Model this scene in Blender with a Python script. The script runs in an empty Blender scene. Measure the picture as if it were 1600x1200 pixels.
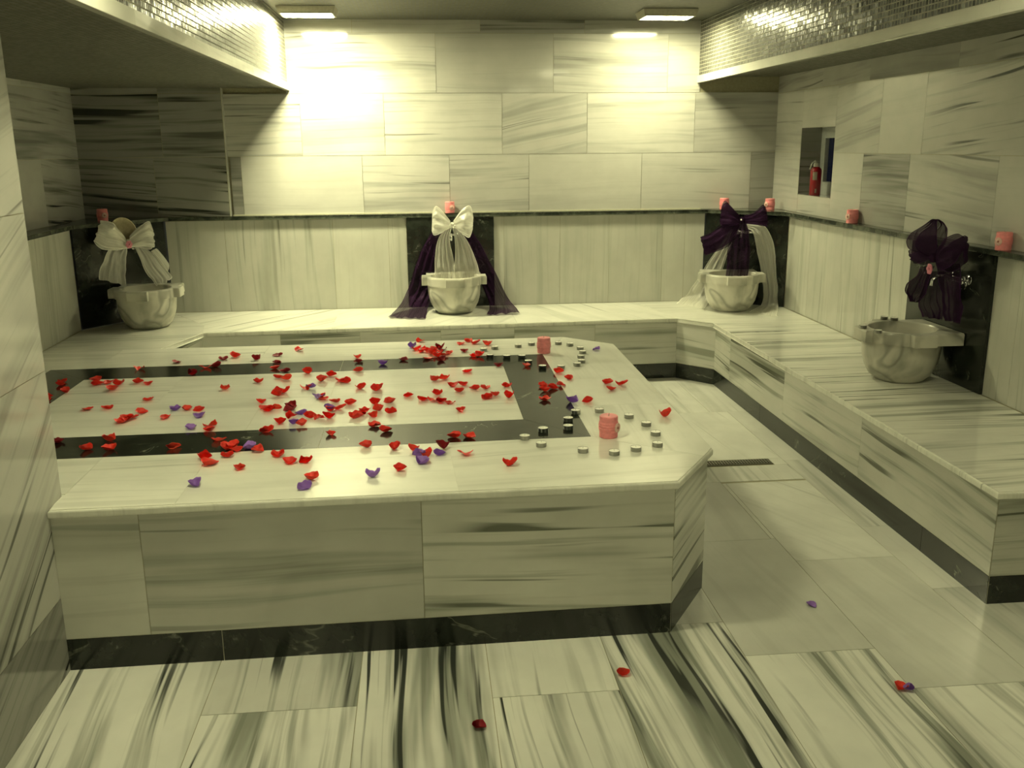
import bpy, bmesh, math, random
from mathutils import Vector, Matrix
random.seed(7)
SC = bpy.context.scene
COL = SC.collection

# ---------------------------------------------------------------- camera, world, exposure
cam_data = bpy.data.cameras.new('camera'); cam = bpy.data.objects.new('camera', cam_data); COL.objects.link(cam)
cam_data.sensor_width = 36.0; cam_data.lens = 1474.4 / 1600 * 36.0; cam_data.clip_start = 0.05
_R = Vector((0.99551862, -0.09423212, -0.00793642)); _F = Vector((0.08941318, 0.96528001, -0.24543796)); _U = _R.cross(_F)
cam.matrix_world = Matrix(((_R.x, _U.x, -_F.x, 0), (_R.y, _U.y, -_F.y, 0), (_R.z, _U.z, -_F.z, 1.6), (0, 0, 0, 1)))
SC.camera = cam
world = bpy.data.worlds.new('world'); SC.world = world; world.use_nodes = True
world.node_tree.nodes['Background'].inputs[0].default_value = (0.5, 0.5, 0.35, 1)
world.node_tree.nodes['Background'].inputs[1].default_value = 0.02
SC.view_settings.view_transform = 'Standard'; SC.view_settings.look = 'None'
SC.view_settings.gamma = 1.0; SC.view_settings.use_curve_mapping = False
SC.view_settings.exposure = 1.15
LIGHT = (1.0, 0.955, 0.54)
LAMPS = [  # x, y, strength of each ceiling lamp's diffuser
    (-0.69, 6.54, 150.0), (1.67, 6.60, 64.0), (-0.62, 2.60, 50.0), (1.60, 2.60, 23.0), (-0.62, -0.9, 36.0), (1.60, -0.9, 28.0)]

# ---------------------------------------------------------------- node helpers
def newmat(name):
    m = bpy.data.materials.new(name); m.use_nodes = True
    nt = m.node_tree; return m, nt, nt.nodes['Principled BSDF']
def N(nt, t, **k):
    n = nt.nodes.new(t)
    for a, b in k.items(): setattr(n, a, b)
    return n
def sock(nt, a, s):
    if isinstance(a, (int, float)): s.default_value = a
    elif isinstance(a, tuple): s.default_value = a
    else: nt.links.new(a, s)
def M(nt, op, a, b=0.0, c=0.0, clamp=False):
    n = N(nt, 'ShaderNodeMath', operation=op, use_clamp=clamp)
    for i, v in enumerate((a, b, c)): sock(nt, v, n.inputs[i])
    return n.outputs[0]
def comb(nt, x, y, z):
    n = N(nt, 'ShaderNodeCombineXYZ')
    for i, v in enumerate((x, y, z)): sock(nt, v, n.inputs[i])
    return n.outputs[0]
def noise(nt, vec, scale=1.0, detail=2.0, rough=.5, dist=0.0):
    n = N(nt, 'ShaderNodeTexNoise'); nt.links.new(vec, n.inputs['Vector'])
    n.inputs['Scale'].default_value = scale; n.inputs['Detail'].default_value = detail
    n.inputs['Roughness'].default_value = rough; n.inputs['Distortion'].default_value = dist
    return n.outputs[0]
def rng(nt, v, a, b, c=0.0, d=1.0):
    n = N(nt, 'ShaderNodeMapRange', interpolation_type='SMOOTHSTEP')
    sock(nt, v, n.inputs[0])
    for i, q in enumerate((a, b, c, d)): n.inputs[i+1].default_value = q
    return n.outputs[0]
def mix(nt, f, a, b):
    n = N(nt, 'ShaderNodeMix', data_type='RGBA')
    sock(nt, f, n.inputs[0]); sock(nt, a, n.inputs[6]); sock(nt, b, n.inputs[7]); return n.outputs[2]

def marble(name, rough=.16, light=(.79,.79,.73,1), grey=(.36,.375,.32,1), dark=(.07,.075,.065,1), spec=.5):
    """light marble with soft parallel bands; a tile's own tone, vein strength and offset ride on its corner attribute"""
    m, nt, b = newmat(name)
    at = N(nt, 'ShaderNodeAttribute', attribute_name='tile'); sp = N(nt, 'ShaderNodeSeparateColor'); nt.links.new(at.outputs['Color'], sp.inputs[0])
    tone, vein, seed = sp.outputs[0], sp.outputs[1], sp.outputs[2]
    uv = N(nt, 'ShaderNodeUVMap', uv_map='vein'); su = N(nt, 'ShaderNodeSeparateXYZ'); nt.links.new(uv.outputs[0], su.inputs[0])
    u, v = su.outputs[0], su.outputs[1]; s = M(nt, 'MULTIPLY', seed, 37.0)
    w = noise(nt, comb(nt, M(nt,'MULTIPLY',u,.55), M(nt,'MULTIPLY',v,1.6), s), 1.0, 2)
    v2 = M(nt, 'ADD', v, M(nt, 'MULTIPLY', M(nt,'SUBTRACT',w,.5), .16))
    # broad soft bands
    n1 = noise(nt, comb(nt, M(nt,'MULTIPLY',u,.5), M(nt,'MULTIPLY',v2,9.0), s), 1.0, 3, .6)
    n2 = noise(nt, comb(nt, M(nt,'MULTIPLY',u,.7), M(nt,'MULTIPLY',v2,27.0), M(nt,'ADD',s,9.3)), 1.0, 3, .6)
    band = M(nt, 'ADD', M(nt,'MULTIPLY', rng(nt,n1,.50,.68), .85), M(nt,'MULTIPLY', rng(nt,n2,.53,.70), .6))
    # thin dark streaks that start and fade along the stone
    n3 = noise(nt, comb(nt, M(nt,'MULTIPLY',u,.75), M(nt,'MULTIPLY',v2,30.0), M(nt,'ADD',s,21.0)), 1.0, 2, .5)
    n4 = noise(nt, comb(nt, M(nt,'MULTIPLY',u,1.3), M(nt,'MULTIPLY',v2,3.0), M(nt,'ADD',s,31.0)), 1.0, 1)
    thr = M(nt, 'SUBTRACT', n3, M(nt, 'MULTIPLY', M(nt,'SUBTRACT',1.0,vein), .09))
    streak = M(nt, 'MULTIPLY', rng(nt, thr, .575, .67), rng(nt, n4, .40, .60))
    bm = M(nt, 'MULTIPLY', band, M(nt, 'MULTIPLY', vein, 1.15), clamp=True)
    c = mix(nt, bm, light, grey)
    c = mix(nt, M(nt, 'MULTIPLY', streak, M(nt,'MULTIPLY',vein,1.4), clamp=True), c, dark)
    cl = noise(nt, comb(nt, M(nt,'MULTIPLY',u,3.0), M(nt,'MULTIPLY',v,4.0), s), 1.0, 4, .6)
    tn = M(nt, 'MULTIPLY', tone, rng(nt, cl, .2, .8, .90, 1.06))
    mul = N(nt, 'ShaderNodeVectorMath', operation='SCALE'); nt.links.new(c, mul.inputs[0]); nt.links.new(tn, mul.inputs['Scale'])
    nt.links.new(mul.outputs[0], b.inputs['Base Color'])
    b.inputs['Roughness'].default_value = rough; b.inputs['Specular IOR Level'].default_value = spec
    rr = rng(nt, cl, .3, .7, rough*.75, rough*1.35); nt.links.new(rr, b.inputs['Roughness'])
    return m

def dark_marble(name, rough=.14):
    m, nt, b = newmat(name)
    tc = N(nt, 'ShaderNodeTexCoord').outputs['Object']
    n1 = noise(nt, tc, 6.0, 5, .65, .6)
    w = noise(nt, tc, 2.2, 4, .6, 1.4)
    vein = rng(nt, M(nt,'ABSOLUTE', M(nt,'SUBTRACT', w, .5)), .0, .012, 1.0, 0.0)
    c = mix(nt, rng(nt, n1, .35, .75), (.006,.008,.006,1), (.028,.034,.027,1))
    c = mix(nt, M(nt,'MULTIPLY',vein, M(nt,'MULTIPLY', rng(nt,n1,.5,.62), .6)), c, (.22,.23,.18,1))
    nt.links.new(c, b.inputs['Base Color']); b.inputs['Roughness'].default_value = rough
    return m

def dark_ledge(name):
    m, nt, b = newmat(name)
    tc = N(nt, 'ShaderNodeTexCoord').outputs['Object']
    n1 = noise(nt, tc, 9.0, 5, .7, .6); n2 = noise(nt, tc, 30.0, 4, .7)
    c = mix(nt, rng(nt, n1, .35, .72), (.022,.028,.022,1), (.11,.12,.09,1))
    c = mix(nt, rng(nt, n2, .62, .75), c, (.30,.30,.22,1))
    nt.links.new(c, b.inputs['Base Color']); b.inputs['Roughness'].default_value = .2
    return m

def basin_marble(name):
    m, nt, b = newmat(name)
    tc = N(nt, 'ShaderNodeTexCoord').outputs['Object']
    w = noise(nt, tc, 2.6, 2, .5, .5)
    n1 = noise(nt, tc, 5.0, 3, .55, .4)
    vein = rng(nt, M(nt,'ABSOLUTE', M(nt,'SUBTRACT', w, .52)), .0, .035, 1.0, 0.0)
    c = mix(nt, rng(nt, n1, .42, .72), (.60,.585,.51,1), (.30,.30,.25,1))
    c = mix(nt, M(nt,'MULTIPLY',vein,.55), c, (.15,.15,.12,1))
    nt.links.new(c, b.inputs['Base Color']); b.inputs['Roughness'].default_value = .28
    return m

def mosaic(name, cell, ax, c1, c2, grout, rough=.12, metal=.6, gw=.10, tilt=.18):
    """small glass mosaic in a square grid; ax = the two object axes the grid runs on"""
    m, nt, b = newmat(name)
    tc = N(nt, 'ShaderNodeTexCoord').outputs['Object']; s = N(nt, 'ShaderNodeSeparateXYZ'); nt.links.new(tc, s.inputs[0])
    a = M(nt,'DIVIDE', s.outputs[ax[0]], cell[0]); q = M(nt,'DIVIDE', s.outputs[ax[1]], cell[1])
    fa, fq = M(nt,'FRACT',a), M(nt,'FRACT',q)
    ia, iq = M(nt,'FLOOR',a), M(nt,'FLOOR',q)
    wn = N(nt, 'ShaderNodeTexWhiteNoise', noise_dimensions='2D'); nt.links.new(comb(nt, ia, iq, 0.0), wn.inputs['Vector'])
    ea = M(nt,'MINIMUM', fa, M(nt,'SUBTRACT',1.0,fa)); eq = M(nt,'MINIMUM', fq, M(nt,'SUBTRACT',1.0,fq))
    e = M(nt,'LESS_THAN', M(nt,'MINIMUM', ea, eq), gw)
    c = mix(nt, rng(nt, wn.outputs['Value'], 0.0, 1.0), c1, c2)
    c = mix(nt, e, c, grout); nt.links.new(c, b.inputs['Base Color'])
    nt.links.new(M(nt,'MULTIPLY', M(nt,'SUBTRACT',1.0,e), metal), b.inputs['Metallic'])
    nt.links.new(M(nt,'ADD', rough, M(nt,'MULTIPLY', e, .6)), b.inputs['Roughness'])
    g = N(nt, 'ShaderNodeNewGeometry').outputs['Normal']
    off = N(nt,'ShaderNodeVectorMath', operation='SUBTRACT'); nt.links.new(wn.outputs['Color'], off.inputs[0]); off.inputs[1].default_value = (.5,.5,.5)
    sc = N(nt,'ShaderNodeVectorMath', operation='SCALE'); nt.links.new(off.outputs[0], sc.inputs[0]); sc.inputs['Scale'].default_value = tilt
    ad = N(nt,'ShaderNodeVectorMath', operation='ADD'); nt.links.new(g, ad.inputs[0]); nt.links.new(sc.outputs[0], ad.inputs[1])
    nm = N(nt,'ShaderNodeVectorMath', operation='NORMALIZE'); nt.links.new(ad.outputs[0], nm.inputs[0]); nt.links.new(nm.outputs[0], b.inputs['Normal'])
    return m

def plain(name, col, rough=.5, metal=0.0, spec=.5, sss=0.0, bump=0.0, bscale=60.0):
    m, nt, b = newmat(name)
    tc = N(nt, 'ShaderNodeTexCoord').outputs['Object']
    n = noise(nt, tc, bscale, 3, .6)
    c = mix(nt, rng(nt, n, .3, .7), tuple(q*.9 for q in col)+(1,), tuple(min(1,q*1.05) for q in col)+(1,))
    nt.links.new(c, b.inputs['Base Color'])
    b.inputs['Roughness'].default_value = rough; b.inputs['Metallic'].default_value = metal; b.inputs['Specular IOR Level'].default_value = spec
    if sss: b.inputs['Subsurface Weight'].default_value = sss; b.inputs['Subsurface Radius'].default_value = (.01,.005,.004)
    if bump:
        bp = N(nt, 'ShaderNodeBump'); bp.inputs['Strength'].default_value = bump; bp.inputs['Distance'].default_value = .002
        nt.links.new(n, bp.inputs['Height']); nt.links.new(bp.outputs[0], b.inputs['Normal'])
    return m

def organza(name, col, opac, hem=.95, sheen=.3):
    """sheer woven ribbon: opacity rises at its hems (uv.x runs across the ribbon)"""
    m, nt, b = newmat(name)
    out = nt.nodes['Material Output']
    uv = N(nt, 'ShaderNodeUVMap', uv_map='cloth'); s = N(nt, 'ShaderNodeSeparateXYZ'); nt.links.new(uv.outputs[0], s.inputs[0])
    e = M(nt,'MINIMUM', s.outputs[0], M(nt,'SUBTRACT',1.0,s.outputs[0]))
    h = M(nt,'LESS_THAN', e, .022)
    wv = noise(nt, comb(nt, M(nt,'MULTIPLY',s.outputs[0],26.0), M(nt,'MULTIPLY',s.outputs[1],3.0), 0.0), 1.0, 3, .6)
    op = M(nt,'ADD', opac, M(nt,'MULTIPLY', M(nt,'SUBTRACT',wv,.5), .5), clamp=True)
    op = M(nt,'MAXIMUM', op, M(nt,'MULTIPLY',h,hem))
    dif = N(nt,'ShaderNodeBsdfDiffuse'); dif.inputs[0].default_value = col+(1,)
    tl = N(nt,'ShaderNodeBsdfTranslucent'); tl.inputs[0].default_value = col+(1,)
    gl = N(nt,'ShaderNodeBsdfGlossy'); gl.inputs[0].default_value = tuple(min(1,c*1.1+.03) for c in col)+(1,); gl.inputs['Roughness'].default_value = .38
    m1 = N(nt,'ShaderNodeMixShader'); m1.inputs[0].default_value = .35; nt.links.new(dif.outputs[0], m1.inputs[1]); nt.links.new(tl.outputs[0], m1.inputs[2])
    m2 = N(nt,'ShaderNodeMixShader'); m2.inputs[0].default_value = sheen; nt.links.new(m1.outputs[0], m2.inputs[1]); nt.links.new(gl.outputs[0], m2.inputs[2])
    tr = N(nt,'ShaderNodeBsdfTransparent')
    m3 = N(nt,'ShaderNodeMixShader'); nt.links.new(op, m3.inputs[0]); nt.links.new(tr.outputs[0], m3.inputs[1]); nt.links.new(m2.outputs[0], m3.inputs[2])
    nt.links.new(m3.outputs[0], out.inputs['Surface'])
    return m

MAT = dict(
    wall=marble('wall_marble', .09, light=(.52,.515,.475,1), grey=(.20,.205,.18,1), dark=(.055,.06,.05,1)), low=marble('low_wall_marble', .14, light=(.56,.56,.50,1), grey=(.31,.32,.26,1), dark=(.16,.17,.13,1)),
    slab=marble('slab_marble', .065, light=(.80,.80,.72,1), grey=(.42,.43,.37,1), dark=(.16,.17,.14,1)), floor=marble('floor_marble', .17, grey=(.26,.275,.235,1), dark=(.04,.045,.04,1)), face=marble('face_marble', .13, light=(.68,.68,.61,1), grey=(.33,.345,.28,1), dark=(.16,.17,.13,1)),
    black=dark_marble('dark_marble'), basin=basin_marble('basin_marble'), grout=plain('grout', (.34,.32,.22), .8),
    pale_grout=plain('pale_grout', (.55,.53,.40), .8),
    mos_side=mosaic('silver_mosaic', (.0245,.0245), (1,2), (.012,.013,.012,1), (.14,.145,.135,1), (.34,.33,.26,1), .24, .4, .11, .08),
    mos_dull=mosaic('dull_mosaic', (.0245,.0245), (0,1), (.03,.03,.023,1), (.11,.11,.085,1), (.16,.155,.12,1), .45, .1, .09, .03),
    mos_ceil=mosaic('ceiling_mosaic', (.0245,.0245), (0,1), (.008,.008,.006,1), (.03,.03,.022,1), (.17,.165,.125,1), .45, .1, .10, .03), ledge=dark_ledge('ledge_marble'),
    alu=plain('aluminium', (.36,.36,.33), .3, 1.0), wax=plain('white_wax', (.97,.96,.86), .45), wick=plain('wick', (.45,.42,.34), .9),
    pink=plain('pink_wax', (.92,.31,.33), .5, sss=.25, bump=.25), cord=plain('pink_cord', (.90,.36,.38), .7), rosette=plain('rosette', (.85,.55,.50), .7),
    seed=plain('brown_seed', (.45,.18,.14), .6), chrome=plain('chrome', (.75,.75,.75), .12, 1.0), copper=plain('bowl_metal', (.34,.30,.20), .32, 1.0),
    red=plain('red_petal', (.86,.035,.018), .5, sss=.1), deep=plain('deep_red_petal', (.36,.010,.022), .55), purple=plain('purple_petal', (.36,.18,.62), .55),
    white=organza('white_organza', (.88,.87,.80), .58, sheen=.12), plum=organza('purple_organza', (.034,.012,.042), .82, sheen=.08),
    pearl=plain('pearl', (.85,.85,.8), .2), flower=plain('pink_flower', (.62,.20,.28), .6),
    housing=plain('lamp_housing', (.42,.40,.32), .5), red_paint=plain('red_paint', (.24,.006,.012), .28), label=plain('paper_label', (.50,.46,.36), .6),
    cap=plain('grey_cap', (.55,.55,.48), .4), frame=plain('window_frame', (.42,.44,.42), .4), steel=plain('drain_steel', (.30,.29,.24), .35, .9), hole=plain('drain_slot', (.01,.01,.008), .9),
)
def glass_mat():
    m, nt, b = newmat('blue_night_glass'); b.inputs['Base Color'].default_value = (.004,.007,.05,1); b.inputs['Roughness'].default_value = .06
    return m
MAT['glass'] = glass_mat()
def lens_mat(k):
    m, nt, b = newmat('lamp_diffuser'); b.inputs['Emission Color'].default_value = LIGHT+(1,); b.inputs['Emission Strength'].default_value = k
    b.inputs['Base Color'].default_value = (.8,.8,.8,1); return m

# ---------------------------------------------------------------- object helpers
def tag(o, label, cat, group=None):
    o['label'] = label; o['category'] = cat
    if group: o['group'] = group
    return o
def empty(name, loc, rz=0.0):
    o = bpy.data.objects.new(name, None); COL.objects.link(o); o.location = loc; o.rotation_euler[2] = rz; o.empty_display_size = .05; return o
def link(name, me, parent=None, mats=None, smooth=False, loc=None):
    if mats:
        for m in mats: me.materials.append(m)
    if smooth:
        for p in me.polygons: p.use_smooth = True
    o = bpy.data.objects.new(name, me); COL.objects.link(o)
    if parent is not None: o.parent = parent
    if loc is not None: o.location = loc
    return o
def from_bm(name, bm, mats, parent=None, smooth=False, loc=None):
    me = bpy.data.meshes.new(name); bm.to_mesh(me); bm.free(); return link(name, me, parent, mats, smooth, loc)

class TM:
    """builds one mesh out of thin stone tiles laid on flat backings"""
    def __init__(s, mats): s.v=[]; s.f=[]; s.uv=[]; s.c=[]; s.mi=[]; s.mats=mats
    def poly(s, pts, mi=0, uvs=None, col=(1,.3,.5)):
        i=len(s.v); s.v+= [tuple(p) for p in pts]; s.f.append(list(range(i,i+len(pts)))); s.mi.append(mi)
        s.uv += (uvs or [(0,0)]*len(pts)); s.c += [col+(1,)]*len(pts)
    def frame(s, O, U, V): s.O=Vector(O); s.U=Vector(U).normalized(); s.V=Vector(V).normalized(); s.Nn=s.U.cross(s.V)
    def P(s, u, v, n=0.0): return s.O+s.U*u+s.V*v+s.Nn*n
    def tile(s, pts, tone=1.0, vein=.4, ang=0.0, seed=None, mi=0, gap=.0012, d=.0018):
        if seed is None: seed=random.random()
        # inset a convex polygon (counter-clockwise) by half planes
        n=len(pts); L=[]
        for i in range(n):
            a=Vector(pts[i]); b=Vector(pts[(i+1)%n]); t=(b-a).normalized(); q=Vector((-t.y,t.x)); L.append((a+q*gap,t))
        ip=[]
        for i in range(n):
            (p,r),(q,w)=L[i-1],L[i]; den=r.x*w.y-r.y*w.x
            if abs(den)<1e-6: ip.append(q); continue
            k=((q.x-p.x)*w.y-(q.y-p.y)*w.x)/den; ip.append(p+r*k)
        ca,sa=math.cos(ang),math.sin(ang); ou,ov=seed*13.7,seed*5.3
        uvs=[(p.x*ca+p.y*sa+ou, -p.x*sa+p.y*ca+ov) for p in ip]; col=(tone,vein,seed)
        s.poly([s.P(p.x,p.y,d) for p in ip], mi, uvs, col)
        for i in range(n):
            j=(i+1)%n; a,b=ip[i],ip[j]
            s.poly([s.P(a.x,a.y,0),s.P(b.x,b.y,0),s.P(b.x,b.y,d),s.P(a.x,a.y,d)], mi, [uvs[i],uvs[j],uvs[j],uvs[i]], col)
    def rect(s, u0, v0, u1, v1, *a, **k): s.tile([(u0,v0),(u1,v0),(u1,v1),(u0,v1)], *a, **k)
    def row(s, v0, v1, cuts, specs=None, vein=(.2,.5), tone=(.94,1.04), ang=(-.04,.04), vert=False, **k):
        for i in range(len(cuts)-1):
            sp=(specs or {}).get(i)
            t,ve,an=(random.uniform(*tone),random.uniform(*vein),random.uniform(*ang)) if sp is None else sp
            s.rect(cuts[i],v0,cuts[i+1],v1,t,ve,an+(math.pi/2 if vert else 0),**k)
    def backing(s, pts, thick=.08, mi=1):
        n=len(pts)
        s.poly([s.P(p[0],p[1],0) for p in pts], mi); s.poly([s.P(p[0],p[1],-thick) for p in reversed(pts)], mi)
        for i in range(n):
            a,b=pts[i],pts[(i+1)%n]; s.poly([s.P(a[0],a[1],-thick),s.P(b[0],b[1],-thick),s.P(b[0],b[1],0),s.P(a[0],a[1],0)], mi)
    def build(s, name, parent=None, loc=None):
        me=bpy.data.meshes.new(name); me.from_pydata(s.v,[],s.f)
        for m in s.mats: me.materials.append(m)
        uv=me.uv_layers.new(name='vein'); uv.data.foreach_set('uv',[x for p in s.uv for x in p])
        at=me.color_attributes.new('tile','FLOAT_COLOR','CORNER'); at.data.foreach_set('color',[x for p in s.c for x in p])
        me.polygons.foreach_set('material_index', s.mi); me.update()
        o=bpy.data.objects.new(name,me); COL.objects.link(o)
        if parent is not None: o.parent=parent
        return o

def prism(bm, pts, z0, z1, bevel=0.0, mi=0, only_top=False, seg=2):
    """vertical prism over a plan polygon (counter-clockwise)"""
    lo=[bm.verts.new((p[0],p[1],z0)) for p in pts]; hi=[bm.verts.new((p[0],p[1],z1)) for p in pts]
    n=len(pts); fs=[bm.faces.new(hi), bm.faces.new(lo[::-1])]
    for i in range(n): fs.append(bm.faces.new((lo[i],lo[(i+1)%n],hi[(i+1)%n],hi[i])))
    for f in fs: f.material_index=mi
    if bevel:
        ed=[e for e in fs[0].edges]+([] if only_top else [e for e in fs[1].edges])
        bmesh.ops.bevel(bm, geom=ed, offset=bevel, segments=seg, affect='EDGES', profile=.5)
def box(bm, c, s, bevel=0.0, rot=None, mi=0):
    r=bmesh.ops.create_cube(bm, size=1.0); vs=r['verts']
    mt=Matrix.Translation(c) @ (rot.to_4x4() if rot else Matrix.Identity(4)) @ Matrix.Diagonal((s[0],s[1],s[2],1))
    bmesh.ops.transform(bm, matrix=mt, verts=vs)
    fs={f for v in vs for f in v.link_faces}
    for f in fs: f.material_index=mi
    if bevel:
        bmesh.ops.bevel(bm, geom=list({e for v in vs for e in v.link_edges}), offset=bevel, segments=2, affect='EDGES', profile=.5)
def lathe(bm, prof, n=32, c=(0,0,0), mi=0, close=False):
    rings=[]
    for r,z in prof:
        if r<1e-6: rings.append([bm.verts.new((c[0],c[1],c[2]+z))])
        else: rings.append([bm.verts.new((c[0]+r*math.cos(2*math.pi*i/n),c[1]+r*math.sin(2*math.pi*i/n),c[2]+z)) for i in range(n)])
    for a,b in zip(rings,rings[1:]):
        for i in range(n):
            j=(i+1)%n
            if len(a)==1 and len(b)==1: continue
            f = bm.faces.new((a[0],b[j],b[i])) if len(a)==1 else bm.faces.new((a[i],a[j],b[0])) if len(b)==1 else bm.faces.new((a[i],a[j],b[j],b[i]))
            f.smooth=True; f.material_index=mi
def tube(bm, pts, r, n=10, mi=0):
    pts=[Vector(p) for p in pts]; rs=r if isinstance(r,(list,tuple)) else [r]*len(pts); rings=[]
    up=Vector((0,0,1))
    for i,p in enumerate(pts):
        t=(pts[min(i+1,len(pts)-1)]-pts[max(i-1,0)]).normalized()
        a=t.cross(up); a = a.normalized() if a.length>.05 else t.cross(Vector((1,0,0))).normalized(); b=t.cross(a).normalized()
        rings.append([bm.verts.new(p+(a*math.cos(2*math.pi*k/n)+b*math.sin(2*math.pi*k/n))*rs[i]) for k in range(n)])
    for A,B in zip(rings,rings[1:]):
        for k in range(n):
            f=bm.faces.new((A[k],A[(k+1)%n],B[(k+1)%n],B[k])); f.smooth=True; f.material_index=mi
    for R_,rev in ((rings[0],True),(rings[-1],False)):
        f=bm.faces.new(R_[::-1] if rev else R_); f.material_index=mi
def fixn(bm): bmesh.ops.recalc_face_normals(bm, faces=bm.faces)
def struct(o): o['kind']='structure'; return o

# ---------------------------------------------------------------- measured places (metres)
PETALS = {'r':[(-1.409,4.665),(-1.084,4.651),(-1.69,4.44),(-1.676,4.377),(-1.606,4.24),(-1.666,4.158),(-1.64,4.101),(-1.539,4.445),(-1.512,4.368),(-1.466,4.387),(-1.411,4.355),(-1.411,4.261),(-1.336,4.382),(-1.278,4.351),(-1.199,4.057),(-1.413,3.93),(-1.331,3.939),(-1.169,3.851),(-1.181,3.767),(-1.196,3.742),(-1.211,3.716),(-1.052,3.761),(-0.994,3.878),(-0.939,3.852),(-0.844,3.619),(-0.836,3.558),(-1.184,3.477),(-1.233,3.375),(-1.147,3.365),(-0.922,3.353),(-0.776,3.428),(-0.783,3.214),(-0.75,3.148),(-0.905,4.209),(-0.985,4.887),(-0.673,5.004),(-0.738,4.592),(-0.57,4.476),(-0.353,4.789),(-0.327,4.485),(-0.777,4.324),(-0.695,4.401),(-0.651,4.357),(-0.455,4.409),(-0.487,4.312),(-0.401,4.301),(-0.375,4.273),(-0.543,4.163),(-0.633,4.118),(-0.65,4.064),(-0.298,4.144),(-0.227,4.101),(-0.218,4.134),(-0.461,4.019),(-0.445,3.974),(-0.392,3.925),(-0.328,3.886),(-0.22,3.873),(-0.159,3.886),(-0.704,3.953),(-0.676,3.859),(-0.654,3.817),(-0.625,3.833),(-0.369,3.811),(-0.398,3.785),(-0.546,3.708),(-0.474,3.7),(-0.434,3.676),(-0.397,3.681),(-0.581,3.631),(-0.492,3.594),(-0.273,3.731),(-0.293,3.677),(-0.221,3.678),(-0.258,3.739),(-0.202,3.771),(-0.154,3.726),(-0.212,3.542),(-0.163,3.468),(-0.614,3.523),(-0.368,3.452),(-0.722,3.315),(-0.687,3.296),(-0.706,3.328),(-0.61,3.279),(-0.706,3.233),(-0.529,3.212),(-0.477,3.136),(-0.423,3.137),(-0.226,3.285),(-0.124,3.251),(-0.64,3.095),(-0.101,3.019),(-0.032,5.157),(-0.052,4.938),(-0.015,4.966),(0.012,4.881),(0.046,4.925),(0.031,4.815),(0.057,4.766),(0.09,4.777),(0.118,4.82),(0.004,4.712),(0.028,4.831),(-0.022,4.886),(0.065,4.858),(0.191,5.057),(0.233,5.122),(0.265,5.065),(0.333,5.021),(0.241,4.741),(0.273,4.737),(0.488,4.49),(0.194,4.405),(0.036,4.258),(0.081,4.277),(0.118,4.139),(0.161,4.145),(0.142,4.032),(0.212,4.068),(0.258,4.074),(0.355,4.097),(0.043,4.0),(-0.082,3.982),(-0.021,3.911),(0.028,3.894),(0.057,3.869),(0.089,3.845),(0.253,3.908),(0.292,3.947),(0.349,3.907),(0.132,3.72),(0.518,4.076),(0.516,3.996),(0.556,4.037),(0.601,4.089),(0.497,3.846),(0.622,4.337),(0.654,4.204),(0.096,3.363),(0.15,3.357),(-0.053,3.227),(-0.012,3.144),(0.129,3.155),(0.271,3.028),(0.813,4.098),(0.869,4.067),(0.808,3.982),(0.672,3.793),(0.939,3.545),(-0.386,2.964)],'d':[(-1.255,4.787),(-1.039,4.673),(-1.033,4.832),(-1.116,4.519),(-1.369,3.476),(-0.866,4.81),(-0.768,4.889),(-0.75,4.721),(-0.681,4.517),(-0.34,4.683),(-0.116,4.698),(-0.568,3.855),(-0.565,3.815),(0.074,4.954),(0.087,4.904),(0.075,4.673),(0.2,4.857),(0.351,4.507),(0.05,3.237)],'p':[(-1.044,3.884),(-0.919,3.763),(-0.913,3.593),(-0.216,4.623),(-0.519,4.172),(-0.472,3.999),(-0.515,3.761),(-0.406,3.806),(-0.527,3.615),(-0.644,3.32),(-0.076,5.008),(0.605,3.801),(0.035,3.166),(-0.024,3.083),(-0.034,3.153),(0.894,4.813),(-0.754,2.946),(-0.399,2.882),(-0.187,2.966)]}
FLOORP = {'r':[(0.579,2.582),(1.395,2.415)],'d':[(0.115,2.353)],'p':[(1.338,2.952),(1.413,2.403)]}
TEAF = [(0.352,3.312),(0.402,3.22),(0.432,3.4),(0.531,3.421),(0.547,3.525),(0.594,3.63),(0.692,3.637),(0.793,3.54),(0.836,3.427),(0.842,3.301),(0.817,3.171),(0.729,3.129),(0.644,3.096),(0.54,3.137)]
TEAB = [(0.302,4.873),(0.363,4.914),(0.493,4.947),(0.57,4.987),(0.263,4.782),(0.324,4.712),(0.408,4.686),(0.485,4.676),(0.505,4.555),(0.56,4.435),(0.65,4.424),(0.717,4.985),(0.774,4.943),(0.813,4.838),(0.81,4.742),(0.783,4.637),(0.769,4.535),(0.735,4.468)]
TEAR = [(2.222,4.653),(2.312,4.697),(2.261,4.317),(2.354,4.321)]
CAND = [(0.665,3.308),(0.612,4.789)]
DRAIN = [(1.427,4.494),(1.75,4.466)]
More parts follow.
